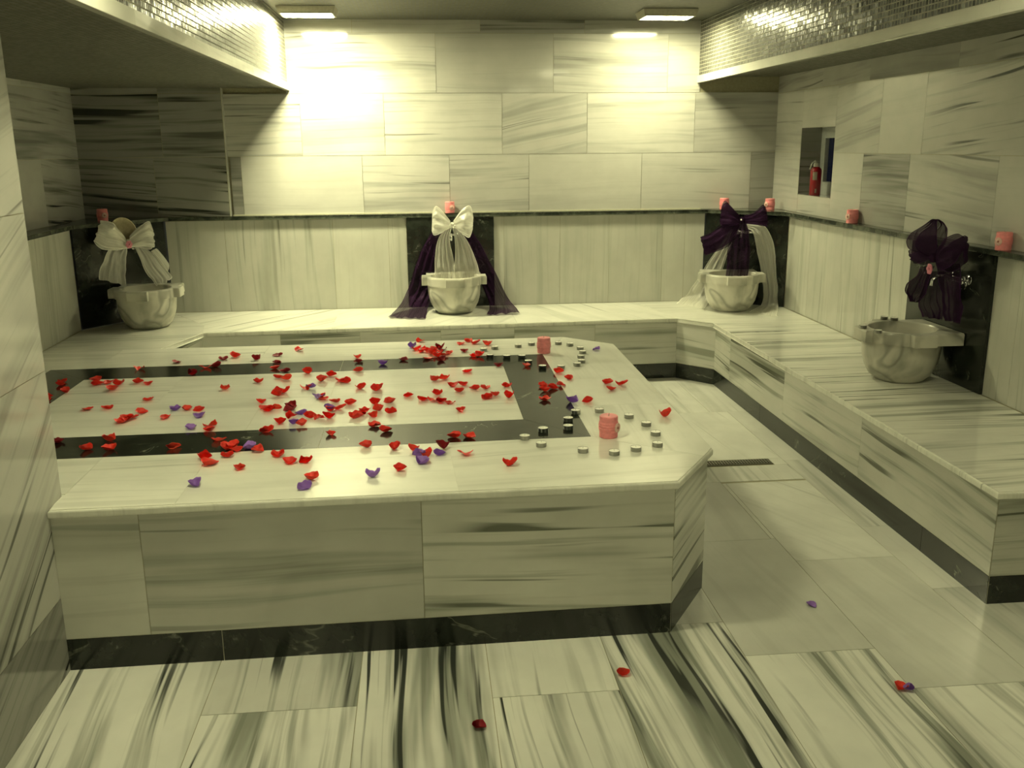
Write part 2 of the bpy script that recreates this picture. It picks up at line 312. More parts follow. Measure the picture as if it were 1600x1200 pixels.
SHEETS = {'c_wl':[((0.2,6.83,1.079),(0.198,6.83,1.029)),((0.155,6.81,1.131),(0.143,6.81,1.005)),((0.102,6.81,1.181),(0.083,6.81,0.988)),((0.074,6.83,1.148),(0.066,6.83,1.013))],'c_wr':[((0.222,6.83,1.079),(0.221,6.83,1.029)),((0.283,6.81,1.151),(0.288,6.81,0.989)),((0.342,6.81,1.173),(0.334,6.81,0.97)),((0.365,6.83,1.099),(0.359,6.83,1.018))],'c_tl':[((0.181,6.83,1.043),(0.213,6.83,1.043)),((0.114,6.83,0.958),(0.192,6.83,0.957)),((0.083,6.83,0.831),(0.212,6.83,0.828)),((0.076,6.83,0.739),(0.223,6.83,0.717)),((0.083,6.83,0.664),(0.222,6.83,0.657))],'c_tr':[((0.208,6.83,1.043),(0.24,6.83,1.042)),((0.228,6.82,0.957),(0.306,6.82,0.956)),((0.226,6.82,0.829),(0.368,6.82,0.826)),((0.219,6.83,0.736),(0.395,6.83,0.732)),((0.227,6.84,0.655),(0.399,6.84,0.666))],'c_pl':[((0.085,6.91,1.02),(0.186,6.91,1.005)),((0.003,6.93,0.89),(0.132,6.93,0.851)),((-0.067,6.94,0.728),(0.1,6.94,0.677)),((-0.114,6.94,0.587),(0.067,6.94,0.536)),((-0.163,6.87,0.495),(0.027,6.87,0.462)),((-0.217,6.75,0.451),(0.007,6.739,0.438)),((-0.262,6.58,0.44),(-0.004,6.48,0.438))],'c_pr':[((0.256,6.91,1.003),(0.349,6.91,1.002)),((0.31,6.93,0.885),(0.423,6.93,0.897)),((0.355,6.94,0.766),(0.483,6.94,0.773)),((0.392,6.95,0.67),(0.539,6.95,0.667)),((0.436,6.93,0.567),(0.584,6.93,0.564)),((0.469,6.87,0.49),(0.63,6.87,0.486)),((0.469,6.75,0.453),(0.656,6.75,0.458)),((0.438,6.572,0.438),(0.674,6.61,0.449))],'r_ll':[((2.269,6.677,1.096),(2.271,6.676,1.041)),((2.206,6.697,1.163),(2.226,6.682,1.032)),((2.174,6.719,1.194),(2.161,6.728,1.025)),((2.158,6.754,1.151),(2.151,6.759,1.05))],'r_lr':[((2.295,6.659,1.092),(2.298,6.657,1.042)),((2.352,6.595,1.123),(2.363,6.587,1.038)),((2.401,6.561,1.178),(2.419,6.548,1.031)),((2.425,6.568,1.132),(2.433,6.563,1.052))],'r_ls':[((2.254,6.712,1.057),(2.282,6.692,1.022)),((2.171,6.745,1.024),(2.223,6.709,0.902)),((2.1,6.783,0.966),(2.167,6.736,0.858)),((2.032,6.842,0.939),(2.069,6.816,0.8))],'r_tc':[((2.267,6.679,1.055),(2.305,6.652,1.056)),((2.231,6.704,0.989),(2.326,6.637,0.993)),((2.208,6.719,0.873),(2.339,6.628,0.88)),((2.205,6.721,0.757),(2.34,6.627,0.765)),((2.205,6.721,0.654),(2.333,6.632,0.667))],'r_wr':[((2.343,6.747,1.03),(2.352,6.741,0.998)),((2.398,6.685,1.034),(2.377,6.699,0.978)),((2.452,6.648,1.018),(2.395,6.687,0.919)),((2.5,6.638,0.936),(2.417,6.696,0.839)),((2.523,6.634,0.853),(2.435,6.696,0.783)),((2.545,6.631,0.714),(2.455,6.694,0.685)),((2.563,6.631,0.574),(2.48,6.689,0.558)),((2.577,6.634,0.455),(2.456,6.67,0.438)),((2.412,6.219,0.438),(2.299,6.443,0.438))],'r_wl':[((2.244,6.816,0.97),(2.27,6.798,0.934)),((2.203,6.857,0.892),(2.261,6.817,0.848)),((2.162,6.898,0.803),(2.242,6.842,0.789)),((2.104,6.95,0.683),(2.218,6.871,0.672)),((2.053,6.998,0.571),(2.193,6.9,0.562)),((1.993,7.052,0.465),(2.167,6.93,0.461)),((1.867,6.842,0.438),(2.016,6.619,0.438))],'f_ll':[((2.47,4.428,1.05),(2.47,4.359,1.064)),((2.45,4.545,1.082),(2.45,4.3,1.126)),((2.45,4.533,1.153),(2.45,4.296,1.192)),((2.47,4.47,1.208),(2.47,4.355,1.22)),((2.48,4.445,1.232),(2.48,4.393,1.235))],'f_lr':[((2.47,4.382,1.061),(2.47,4.364,1.026)),((2.45,4.278,1.128),(2.45,4.254,1.004)),((2.45,4.209,1.17),(2.45,4.165,1.033)),((2.46,4.154,1.187),(2.46,4.132,1.075)),((2.48,4.148,1.172),(2.48,4.153,1.116))],'f_ls':[((2.47,4.442,1.061),(2.47,4.393,1.054)),((2.46,4.512,1.072),(2.46,4.429,1.025)),((2.46,4.567,1.066),(2.46,4.499,1.007)),((2.47,4.601,1.043),(2.47,4.57,1.014))],'f_tl':[((2.48,4.509,0.996),(2.48,4.379,1.012)),((2.48,4.538,0.947),(2.48,4.405,0.965)),((2.48,4.611,0.891),(2.48,4.428,0.892)),((2.49,4.634,0.841),(2.49,4.473,0.84)),((2.49,4.594,0.807),(2.49,4.518,0.813))],'f_tc':[((2.5,4.417,1.019),(2.5,4.206,1.045)),((2.5,4.377,0.937),(2.5,4.183,0.958)),((2.51,4.342,0.847),(2.51,4.181,0.858)),((2.52,4.308,0.758),(2.52,4.19,0.764))],'f_tm':[((2.53,4.534,0.966),(2.53,4.381,0.986)),((2.53,4.556,0.885),(2.53,4.355,0.908)),((2.53,4.564,0.795),(2.53,4.326,0.818)),((2.53,4.514,0.734),(2.53,4.336,0.753))],'l_ll':[((-1.965,6.532,1.021),(-1.964,6.533,0.953)),((-1.997,6.458,1.091),(-2.001,6.452,0.954)),((-2.028,6.402,1.129),(-2.057,6.363,0.972)),((-2.064,6.371,1.148),(-2.102,6.322,1.023))],'l_lr':[((-1.946,6.556,1.027),(-1.948,6.554,0.959)),((-1.892,6.594,1.091),(-1.89,6.596,0.954)),((-1.844,6.639,1.112),(-1.838,6.647,0.939)),((-1.827,6.679,1.057),(-1.829,6.675,0.979))],'l_tl':[((-2.007,6.493,0.975),(-1.97,6.542,0.961)),((-2.055,6.415,0.95),(-1.971,6.525,0.903)),((-2.087,6.357,0.866),(-1.974,6.505,0.82)),((-2.105,6.319,0.78),(-1.984,6.474,0.713))],'l_tr':[((-1.933,6.59,0.968),(-1.885,6.652,0.948)),((-1.91,6.587,0.895),(-1.827,6.694,0.877)),((-1.884,6.604,0.789),(-1.791,6.725,0.802)),((-1.848,6.619,0.725),(-1.747,6.749,0.732)),((-1.817,6.642,0.668),(-1.762,6.713,0.71))],'l_sm':[((-1.873,6.75,0.911),(-1.846,6.784,0.925)),((-1.845,6.786,0.854),(-1.811,6.829,0.866)),((-1.818,6.821,0.777),(-1.792,6.854,0.809)),((-1.799,6.845,0.756),(-1.792,6.855,0.773))]}
PTS = {'l_flower':(-1.942,6.496,0.982),'l_knot':(-1.951,6.533,0.995),'c_knot':(0.212,6.82,1.053),'r_knot':(2.282,6.656,1.07),'f_knot':(2.46,4.368,1.054),'f_flower':(2.44,4.346,1.004),'bowl':(-1.989,6.583,1.055),'r_tapl':(2.248,6.813,0.97),'r_tapr':(2.392,6.713,0.977),'l_tap':(-1.968,6.659,0.94),'f_tap':(2.53,4.541,0.939),'f_tapr':(2.57,4.245,0.966),'c_tap':(0.215,6.93,0.993)}
from mathutils import noise as mnoise

# ---------------------------------------------------------------- room shell
ZC=2.46; ZL=1.12; ZB=0.43; ZP=0.546
G=MAT['grout']
# floor: frame u = x, v = y
t=TM([MAT['floor'],G]); t.frame((0,0,0),(1,0,0),(0,1,0))
t.backing([(-2.45,-1.7),(2.75,-1.7),(2.75,7.2),(-2.45,7.2)],.1)
V=math.pi/2
def F(x0,y0,x1,y1,tone=1.0,vein=.5,ang=0.0,seed=None): t.rect(x0,y0,x1,y1,tone,vein,V+ang,seed)
F(-1.20,1.60,-.685,2.87,1.0,.75,.05,.31); F(-1.20,.5,-.685,1.60,1.0,.6); F(-1.20,-.6,-.685,.5); F(-1.20,-1.65,-.685,-.6)
F(-.685,2.495,-.235,2.87,.80,.85,0,.12); F(-.235,1.60,.165,2.87,.96,.95,.02,.77); F(-.685,1.60,-.235,2.495,1.0,.95,.0,.445)
F(.165,2.495,.55,2.87,1.0,.35,.03,.66); F(.165,1.60,.55,2.495,1.0,.75,.03,.21); F(.55,1.60,.99,2.87,1.0,1.0,.06,.585)
F(.99,1.60,1.425,2.645,1.02,1.1,.05,.9); F(1.425,1.35,1.83,2.41,1.03,.7,.03,.155); F(1.83,1.35,2.3,2.41,1.02,.8,.0,.71); F(2.3,1.35,2.70,2.41)
for x0,x1,y0 in ((-.685,-.235,1.6),(-.235,.165,1.6),(.165,.55,1.6),(.55,.99,1.6),(.99,1.425,1.6),(1.425,1.83,1.35),(1.83,2.3,1.35),(2.3,2.7,1.35)):
    F(x0,.4,x1,y0,1,.6); F(x0,-.7,x1,.4,1,.5); F(x0,-1.65,x1,-.7,1,.5)
F(.55,2.87,.99,3.25,.90,.25); F(.99,2.645,1.425,3.535,.78,.12,.1); F(1.425,2.41,1.83,3.315,.80,.16,.15); F(1.83,2.41,2.70,3.03,.80,.3,.05)
F(1.83,3.03,1.98,3.615,.88,.35); F(.99,3.535,1.405,4.22,.80,.12); F(1.425,3.315,1.83,4.20,.92,.18,.5); F(1.405,3.535,1.425,4.20,.92,.1,.5); F(1.83,3.615,1.98,4.50,.9,.3)
F(.99,4.22,1.10,4.44,.9,.3); F(1.10,4.22,1.83,4.44,.88,.5); F(.99,4.54,1.83,5.43,.97,.15,.1); F(1.83,4.50,1.98,5.43,.95,.15)
F(1.76,4.44,1.83,4.54,.92,.3); F(.99,4.44,1.10,4.54,.92,.3); F(.99,5.43,1.72,6.4,.97,.3); F(1.72,5.43,1.98,6.4,.96,.25); F(-2.4,5.1,.99,6.4,.95,.3)
struct(t.build('floor'))

# back wall: lower face y=7.03, upper face y=7.09, left block flush with the lower face
XWL=-2.28; XWR=2.63
t=TM([MAT['wall'],G,MAT['low']]); t.frame((0,7.10,0),(1,0,0),(0,0,1))     # u x, v z ; normal -y
t.backing([(-2.5,1.10),(2.8,1.10),(2.8,2.56),(-2.5,2.56)])
t.O=Vector((0,7.09,0))
t.row(1.12,1.535,[-1.355,-1.28,-.42,.21,.795,1.64,2.475,2.68],{0:(.62,.6,0),1:(1.05,.12,0),2:(1.0,.45,0),3:(.95,.5,.02),4:(1.05,.12,0),5:(1.02,.22,-.02),6:(.62,.7,0)})
t.row(1.535,1.965,[-1.37,-.84,-.25,.60,1.225,2.03,2.68],{0:(.95,.8,0),1:(1.0,.35,0),2:(1.02,.42,-.02),3:(.99,.5,.20),4:(1.02,.4,.01),5:(.9,.5,.04)})
t.row(1.965,2.37,[-.93,.13,.975,1.815,2.06],{0:(1.0,.5,0),1:(.90,.12,0),2:(.97,.45,0),3:(1.0,.4,0)})
t.row(2.37,2.47,[-.93,-.45,.45,1.2,2.06],{0:(.9,.4,0),1:(.85,.6,0),2:(.7,.8,0),3:(.8,.6,0)})
t.O=Vector((0,7.03,0))
t.backing([(-2.45,1.10),(-1.37,1.10),(-1.37,2.1),(-2.45,2.1)],.06)
t.row(1.12,1.535,[-2.40,-1.87,-1.372],{0:(.58,1.3,-.05),1:(.56,1.5,-.08)}); t.row(1.535,1.965,[-2.40,-1.80,-1.372],{0:(.56,1.35,0),1:(.62,1.1,0)}); t.row(1.965,2.06,[-2.40,-1.80,-1.372],vein=(.6,.8),tone=(.6,.7))
t.backing([(-1.83,.40),(2.12,.40),(2.12,1.10),(-1.83,1.10)],.07)
lo=dict(vert=True,mi=2,vein=(.25,.6),tone=(.85,.98),ang=(-.03,.03))
t.row(.43,1.09,[-1.83,-1.42,-.65],{0:(.90,.25,0),1:(.86,.5,.02)},vert=True,mi=2); t.row(.43,1.09,[-.65,-.25,-.118],{0:(.97,.2,-.04),1:(1.0,.3,0)},vert=True,mi=2)
t.row(.43,1.09,[.525,.60,1.02,1.39,1.80,1.97,2.12],{0:(1.0,.1,0),1:(.90,.35,0),2:(.92,.3,0),3:(.94,.3,0),4:(.99,.15,0),5:(1.02,.2,0)},vert=True,mi=2)
t.frame((-1.37,7.03,0),(0,1,0),(0,0,1)); t.rect(0,1.12,.06,1.54,1,.1); t.rect(0,1.54,.06,2.0,1,.1)
struct(t.build('wall_back'))

# right wall: frame u = -y reversed so the normal is -x : U=(0,-1,0) V=(0,0,1) -> N = U x V = (-1,0,0)
t=TM([MAT['wall'],G,MAT['low']]); t.frame((2.66,0,0),(0,-1,0),(0,0,1))
Y=lambda y:-y
for a,b,c,d in ((-7.2,1.10,-6.60,2.56),(-6.05,1.10,1.7,2.56),(-6.60,1.10,-6.05,1.245),(-6.60,1.70,-6.05,2.56)): t.backing([(a,b),(c,b),(c,d),(a,d)],.08)
t.rect(-7.09,1.12,-6.60,1.535,1.0,.35); t.rect(-6.60,1.12,-6.05,1.245,.98,.45); t.rect(-6.05,1.12,-5.62,1.535,1.02,.25)
t.row(1.12,1.535,[-5.62,-5.06,-4.24,-3.5,-2.7,-1.9,-1.1,-.2,.7,1.6],{0:(.72,.95,0),1:(.98,.5,-.03),2:(.98,.15,0)})
t.rect(-7.09,1.535,-6.60,1.955,1.0,.3); t.rect(-6.60,1.70,-6.05,1.955,1.0,.3); t.rect(-6.05,1.535,-5.44,1.955,1.0,.5,.12)
t.row(1.535,1.955,[-5.44,-4.95,-3.95,-3.2,-2.3,-1.4,-.5,.5,1.6],{0:(1.02,.12,0),1:(1.0,.75,.09)})
t.row(1.955,2.10,[-7.09,-6.3,-5.62,-4.67,-3.8,-2.9,-2,-1,0,1.6],{0:(.95,.5,.1),1:(.9,.7,.06),2:(.8,.3,0),3:(.9,.7,.05)})
t.O=Vector((XWR,0,0)); t.backing([(-6.66,-.01),(1.7,-.01),(1.7,1.10),(-6.66,1.10)],.1)
t.row(.43,1.09,[-6.64,-6.25,-5.75,-5.25,-4.865],vert=True,mi=2,vein=(.25,.5),tone=(.97,1.04)); t.row(.43,1.09,[-4.115,-3.92,-3.4,-2.9],vert=True,mi=2,vein=(.2,.4),tone=(.95,1.0))
t.row(.43,1.09,[-2.9,-2.3,-1.7,-1.1,-.5,.1,.7,1.6],vert=True,mi=2); t.row(0,.43,[-2.87,-2.3,-1.5,-.7,.1,.9,1.6],mi=2)
# niche reveals
def facet(t,O,U,Vv,pts,thick=.03,**k): t.frame(O,U,Vv); t.backing(pts,thick); t.tile(pts,**k)
facet(t,(2.74,6.60,0),(1,0,0),(0,0,1),[(-.08,1.245),(.065,1.245),(.065,1.535),(-.08,1.535)],tone=.55,vein=.9,ang=0)
facet(t,(2.74,6.60,0),(1,0,0),(0,0,1),[(-.08,1.535),(.065,1.535),(.065,1.70),(-.08,1.70)],tone=.5,vein=.5,ang=0)
facet(t,(2.66,0,1.245),(1,0,0),(0,1,0),[(0,6.05),(.145,6.05),(.145,6.60),(0,6.60)],tone=.95,vein=.3,ang=0)
facet(t,(2.66,0,1.70),(1,0,0),(0,-1,0),[(0,-6.60),(.145,-6.60),(.145,-6.05),(0,-6.05)],tone=.8,vein=.3,ang=0)
facet(t,(2.74,6.05,0),(-1,0,0),(0,0,1),[(-.065,1.245),(.08,1.245),(.08,1.70),(-.065,1.70)],tone=.9,vein=.3,ang=0)
struct(t.build('wall_right'))
# window set in the back of the niche
bm=bmesh.new()
for c,s in (((2.825,6.567,1.4725),(.04,.066,.455)),((2.825,6.10,1.4725),(.04,.10,.455)),((2.825,6.34,1.29),(.04,.39,.09)),((2.825,6.34,1.665),(.04,.39,.07))): box(bm,c,s,.002)
win=from_bm('window_1',bm,[MAT['frame']]); struct(win)
bm=bmesh.new(); box(bm,(2.838,6.34,1.4825),(.008,.45,.33)); from_bm('window_pane',bm,[MAT['glass']],win)

# left recess wall: normal +x -> U=(0,1,0), V=(0,0,1)
t=TM([MAT['wall'],G,MAT['low']]); t.frame((-2.38,0,0),(0,1,0),(0,0,1))
t.backing([(2.6,1.10),(7.1,1.10),(7.1,2.1),(2.6,2.1)],.08)
t.row(1.12,1.535,[2.9,3.6,4.5,5.3,6.35,7.03],{2:(.9,.5,.1),3:(.86,.12,0),4:(.78,.85,-.1)}); t.row(1.535,1.965,[2.9,3.4,4.3,5.0,5.85,7.03],{3:(.85,.5,0),4:(.8,.75,-.04)}); t.row(1.965,2.06,[2.9,3.8,4.9,6.2,7.03])
t.O=Vector((XWL,0,0)); t.backing([(2.6,-.01),(6.42,-.01),(6.42,1.10),(2.6,1.10)],.1)
t.row(.43,1.09,[2.9,3.4,3.9,4.4,4.95,5.5,5.95,6.41],vert=True,mi=2,vein=(.25,.5),tone=(.92,1.0))
struct(t.build('wall_left'))
# near wall on the left, ending just past the platform's front
t=TM([MAT['wall'],G]); t.frame((-1.152,0,0),(0,1,0),(0,0,1))
t.backing([(-1.7,0),(2.90,0),(2.90,2.02),(-1.7,2.02)],.25)
c=[-1.65,-.6,.5,1.35,2.9]
t.row(.002,.25,c,{3:(.55,.95,.42),2:(.7,.8,.4)},ang=(.3,.4)); t.row(.25,.95,[-1.65,-.9,.2,1.1,2.9],{3:(.98,.62,.55)},ang=(.3,.4))
t.row(.95,1.42,[-1.65,-.5,.5,1.7,2.9],{3:(1.0,.35,.42)},ang=(.2,.4)); t.row(1.42,2.02,[-1.65,-.8,.3,1.3,2.9],{3:(1.0,.42,.30)},ang=(.2,.4))
t.frame((-1.152,2.90,0),(-1,0,0),(0,0,1)); t.rect(0,0,.25,.95,1,.3); t.rect(0,.95,.25,2.02,1,.3)
t.frame((-1.40,2.90,0),(-1,0,0),(0,0,1)); t.backing([(0,0),(1.05,0),(1.05,2.05),(0,2.05)],.1); t.rect(0,0,1.05,2.05,1,.4)
struct(t.build('wall_left_near'))
# wall behind the camera
t=TM([MAT['wall'],G]); t.frame((0,-1.65,0),(-1,0,0),(0,0,1)); t.backing([(-2.8,0),(1.5,0),(1.5,2.56),(-2.8,2.56)])
for i in range(6): t.row(.41*i,.41*i+.41,[-2.7+(.25 if i%2 else 0),-1.9,-1.1,-.3,.5,1.3])
struct(t.build('wall_front'))

# ceiling with its two dropped soffits
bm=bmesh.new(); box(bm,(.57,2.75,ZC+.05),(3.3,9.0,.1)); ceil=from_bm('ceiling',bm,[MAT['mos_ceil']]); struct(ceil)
def soffit(x0,x1,zt,edge,under):
    bm=bmesh.new(); box(bm,((x0+x1)/2,2.72,(under+ZC+.1)/2),(x1-x0,8.76,ZC+.1-under))
    for f in bm.faces: f.material_index = 1 if abs(f.normal.z)>.5 else 0
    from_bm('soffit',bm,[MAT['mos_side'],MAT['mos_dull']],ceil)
    s=1 if edge>0 else -1; xe = x1 if s>0 else x0
    t=TM([MAT['slab'],G])
    bm=bmesh.new(); t=TM([MAT['face'],G])
    cuts=[-1.65,-.3,1.1,2.2,3.35,4.45,5.6,7.088]
    if s>0:
        t.frame((xe+.012,0,0),(0,1,0),(0,0,1)); t.backing([(-1.65,zt),(7.088,zt),(7.088,zt+.05),(-1.65,zt+.05)],.03,0); t.row(zt,zt+.05,cuts,vein=(.1,.3),gap=.0006)
    else:
        t.frame((xe-.012,0,0),(0,-1,0),(0,0,1)); t.backing([(-7.088,zt),(1.65,zt),(1.65,zt+.05),(-7.088,zt+.05)],.03,0); t.row(zt,zt+.05,[-c for c in reversed(cuts)],vein=(.1,.3),gap=.0006)
    t.build('edge_trim',ceil)
soffit(-2.42,-.917,1.985,1,2.003)
soffit(2.050,2.70,2.030,-1,2.075)

# dark ledge running round the room
def vprism(name, pts, z0, z1, mats, bevel=.004, parent=None, **k):
    bm=bmesh.new(); prism(bm,pts,z0,z1,bevel,**k); fixn(bm); return from_bm(name,bm,mats,parent)
ledge=vprism('trim_1',[(-2.245,2.92),(-2.245,6.40),(-1.80,7.005),(2.135,7.005),(2.59,6.635),(2.59,-1.62),(2.68,-1.62),(2.68,7.12),(-2.42,7.12),(-2.42,2.92)],1.094,ZL,[MAT['ledge']])
struct(ledge)
bm=bmesh.new(); box(bm,(.37,7.086,ZL+.003),(3.46,.014,.006)); struct(from_bm('trim_2',bm,[MAT['pale_grout']]))
# corner splays and dark marble back panels behind the basins
def panel(name,a,b,label,z0=ZB+.001,z1=1.093,th=.02):
    a=Vector(a);b=Vector(b);u=(b-a).normalized();n=Vector((-u.y,u.x))   # a->b with the room on the right of travel
    bm=bmesh.new(); prism(bm,[a,b,b+n*th,a+n*th] ,z0,z1,.002); fixn(bm)
    o=from_bm(name,bm,[MAT['black']]); tag(o,label,'wall panel','dark marble panels behind the basins'); return o
panel('dark_panel',(-2.272,6.435),(-1.838,7.022),'dark green-black marble panel across the left corner behind the basin','' and 0 or ZB+.001)
panel('dark_panel',(-.116,7.010),(.523,7.010),'dark marble panel on the back wall between the two purple drape halves')
panel('dark_panel',(2.125,7.020),(2.622,6.652),'dark marble panel across the right back corner behind the purple bow')
panel('dark_panel',(2.612,4.865),(2.612,4.115),'dark marble panel on the right wall beside the nearest ledge candle')

# ---------------------------------------------------------------- benches
def facets(name, plan, z0, z1, seams, parent, mat='face', vein=(.95,1.35), tone=(.78,.90), gr='grout', specs=None, **k):
    """vertical stone faces along a plan polyline; room on the left of travel is the solid side"""
    t=TM([MAT[mat],MAT[gr]])
    for i in range(len(plan)-1):
        a=Vector(plan[i]); b=Vector(plan[i+1]); L=(b-a).length; u=(b-a).normalized()
        t.frame((a.x,a.y,0),(u.x,u.y,0),(0,0,1)); t.backing([(0,z0),(L,z0),(L,z1),(0,z1)],.03)
        cuts=[0]+[s for s in seams.get(i,[]) if 0<s<L]+[L]
        t.row(z0,z1,cuts,(specs or {}).get(i),vein=vein,tone=tone,**k)
    return t.build(name,parent)
bench=empty('marble_bench',(1.9,4.5,0)); tag(bench,'low marble-topped bench running round the back and right walls under the basins','bench')
bench_off=Vector((-1.9,-4.5,0))
def rel(o,p): o.matrix_parent_inverse=Matrix.Translation(-Vector(p)); return o
bf=[(-1.748,5.19),(-1.457,6.224),(1.742,6.328),(1.948,6.100),(1.958,2.896),(2.628,2.896)]
rel(facets('front_panel',bf,.109,.402,{1:[.5,1.02,1.56,2.06,2.62],3:[.32,1.24,2.17]},bench),bench.location)
rel(facets('kick_plate',bf,0,.109,{1:[.7,1.6,2.5],3:[.9,1.85,2.75]},bench,mat='black',gr='pale_grout'),bench.location)
top=[(-2.278,5.19),(-1.735,5.19),(-1.443,6.206),(1.734,6.308),(1.928,6.090),(1.940,2.878),(2.628,2.878),(2.628,6.645),(2.118,7.028),(-1.838,7.028),(-2.278,6.430)]
bm=bmesh.new(); prism(bm,top,.402,ZB-.0018,.007,seg=3); fixn(bm); o=from_bm('seat_edge',bm,[MAT['slab']],bench)
def attr_default(o, tone=.98, vein=.25):
    me=o.data; at=me.color_attributes.new('tile','FLOAT_COLOR','CORNER')
    for d in at.data: d.color=(tone,vein,.3,1)
    uv=me.uv_layers.new(name='vein')
    for l in me.loops:
        p=me.vertices[l.vertex_index].co; uv.data[l.index].uv=(p.z*.3+p.x*.15, p.x*2+p.y*2.3)
attr_default(o,1.0,.35); rel(o,bench.location)
t=TM([MAT['slab'],G]); t.frame((0,0,ZB-.0018),(1,0,0),(0,1,0)); q=.006
D=lambda pts,*a,**k:t.tile(pts,*a,gap=.0007,**k)
D([(-2.27,5.2),(-1.728-q,5.2),(-1.60-q,5.66),(-2.27,5.66)],.95,.5,.0); D([(-2.27,5.66),(-1.60-q,5.66),(-1.443-q,6.206+q),(-1.50,6.5),(-1.843,7.01),(-2.27,6.43)],.95,.45,.1)
D([(-1.443,6.206+q),(-.62,6.232+q),(-.62,7.02),(-1.838,7.02),(-1.50,6.5)],1.03,.4,.9)
D([(-.62,6.232+q),(.30,6.262+q),(.30,7.02),(-.62,7.02)],1.04,.35,1.0); D([(.30,6.262+q),(.62,6.272+q),(.62,7.02),(.30,7.02)],1.05,.3,1.1)
D([(.62,6.272+q),(1.734,6.308+q),(1.60,7.02),(.62,7.02)],1.04,.3,1.9); D([(1.734,6.308+q),(1.928+q,6.09),(2.62,6.09),(2.62,6.645),(2.118,7.02),(1.60,7.02)],1.02,.3,.0)
ys=[2.878+q,3.55,4.25,5.0,5.55,6.09]
for i in range(5):
    w=lambda y:1.940-.012*(y-2.878)/3.2+q
    D([(w(ys[i]),ys[i]),(2.62,ys[i]),(2.62,ys[i+1]),(w(ys[i+1]),ys[i+1])],(.90,.95,.98,.98,1.0)[i],(.8,1.0,1.0,1.0,.9)[i],(.04,.03,.02,.02,.02)[i])
rel(t.build('seat_slabs',bench),bench.location)

# ---------------------------------------------------------------- heated platform in the middle
plat=empty('marble_platform',(-.3,4.0,0)); tag(plat,'big low marble platform strewn with red petals and inlaid with a dark band','platform')
pf=[(-1.151,2.792),(.791,2.823),(.991,3.135),(1.003,4.956),(.765,5.176),(-2.27,5.14)]
rel(facets('side_panel',pf,.109,.518,{0:[.258,1.12],1:[],2:[.9]},plat,vein=(.5,.8),tone=(.84,.94),specs={0:{0:(.92,.3,.0),1:(.80,.6,.0),2:(.96,1.0,-.02)},1:{0:(.90,1.1,.12)}}),plat.location)
rel(facets('kick_plate',pf,0,.109,{0:[.475],2:[.9]},plat,mat='black',gr='pale_grout'),plat.location)
ptop=[(-1.149,2.774),(.799,2.805),(1.009,3.127),(1.021,4.964),(.773,5.194),(-2.276,5.150),(-2.276,2.91),(-1.149,2.91)]
bm=bmesh.new(); prism(bm,ptop,.518,ZP-.0018,.007,seg=3); fixn(bm); o=from_bm('top_edge',bm,[MAT['slab']],plat); attr_default(o,1.0,.2); rel(o,plat.location)
t=TM([MAT['slab'],G]); t.frame((0,0,ZP-.0018),(1,0,0),(0,1,0))
def yo(x): return .02*x      # the inlay is laid a touch askew
A0=lambda x:3.303+yo(x); B0=lambda x:4.745+yo(x); a1=lambda x:3.565+yo(x); b1=lambda x:4.508+yo(x)
XO0,XO1,XI0,XI1=-1.842,.601,-1.606,.375
fr=lambda x:2.774+.016*(x+1.149)+q; bk=lambda x:5.150+.0144*(x+2.276)-q
D([(-1.145,fr(-1.145)),(-.78,fr(-.78)),(-.77,A0(-.77)),(-1.145,A0(-1.145))],1.0,.4,.0); D([(-.78,fr(-.78)),(.088,fr(.088)),(.068,A0(.068)),(-.77,A0(-.77))],1.02,.15,.0)
D([(.088,fr(.088)),(.795,fr(.799)),(.951,3.047),(XO1,A0(XO1)),(.068,A0(.068))],.98,.35,.1)
D([(.951,3.047),(1.003,3.13),(1.005,3.736),(XO1,3.745),(XO1,A0(XO1))],1.02,.3,V); D([(XO1,3.745),(1.006,3.736),(1.010,4.18),(XO1,4.205)],1.0,.2,V)
D([(XO1,4.205),(1.010,4.18),(1.015,4.96),(.773,5.188),(XO1,B0(XO1))],1.0,.2,V)
D([(XO1,B0(XO1)),(.773,5.188),(.05,bk(.05)),(.05,B0(.05))],1.0,.2,0); D([(.05,B0(.05)),(.05,bk(.05)),(-.85,bk(-.85)),(-.85,B0(-.85))],1.0,.25,0); D([(-.85,B0(-.85)),(-.85,bk(-.85)),(-1.63,bk(-1.63)),(-1.63,B0(-1.63))],1.0,.4,0)
D([(-1.63,B0(-1.63)),(-1.63,bk(-1.63)),(-2.27,bk(-2.27)),(-2.27,4.6),(XO0,B0(XO0))],1.0,.25,0); D([(XO0,B0(XO0)),(-2.27,4.6),(-2.27,3.25),(XO0,A0(XO0))],1.0,.3,V)
D([(-2.27,3.25),(-2.27,2.915),(-1.145,2.915),(-1.145,A0(-1.145)),(XO0,A0(XO0))],1.0,.3,0)
m=lambda x:4.035+yo(x)
for c,y0,y1,vv in (([XI0,-.70,.12,XI1],a1,m,(.25,.2,.15)),([XI0,-1.15,-.42,.03,XI1],m,b1,(.35,.3,.2,.15))):
    for i in range(len(c)-1): D([(c[i],y0(c[i])),(c[i+1],y0(c[i+1])),(c[i+1],y1(c[i+1])),(c[i],y1(c[i]))],1.02,vv[i],.0)
rel(t.build('top_slabs',plat),plat.location)
t=TM([MAT['black'],MAT['pale_grout']]); t.frame((0,0,ZP-.0018),(1,0,0),(0,1,0))
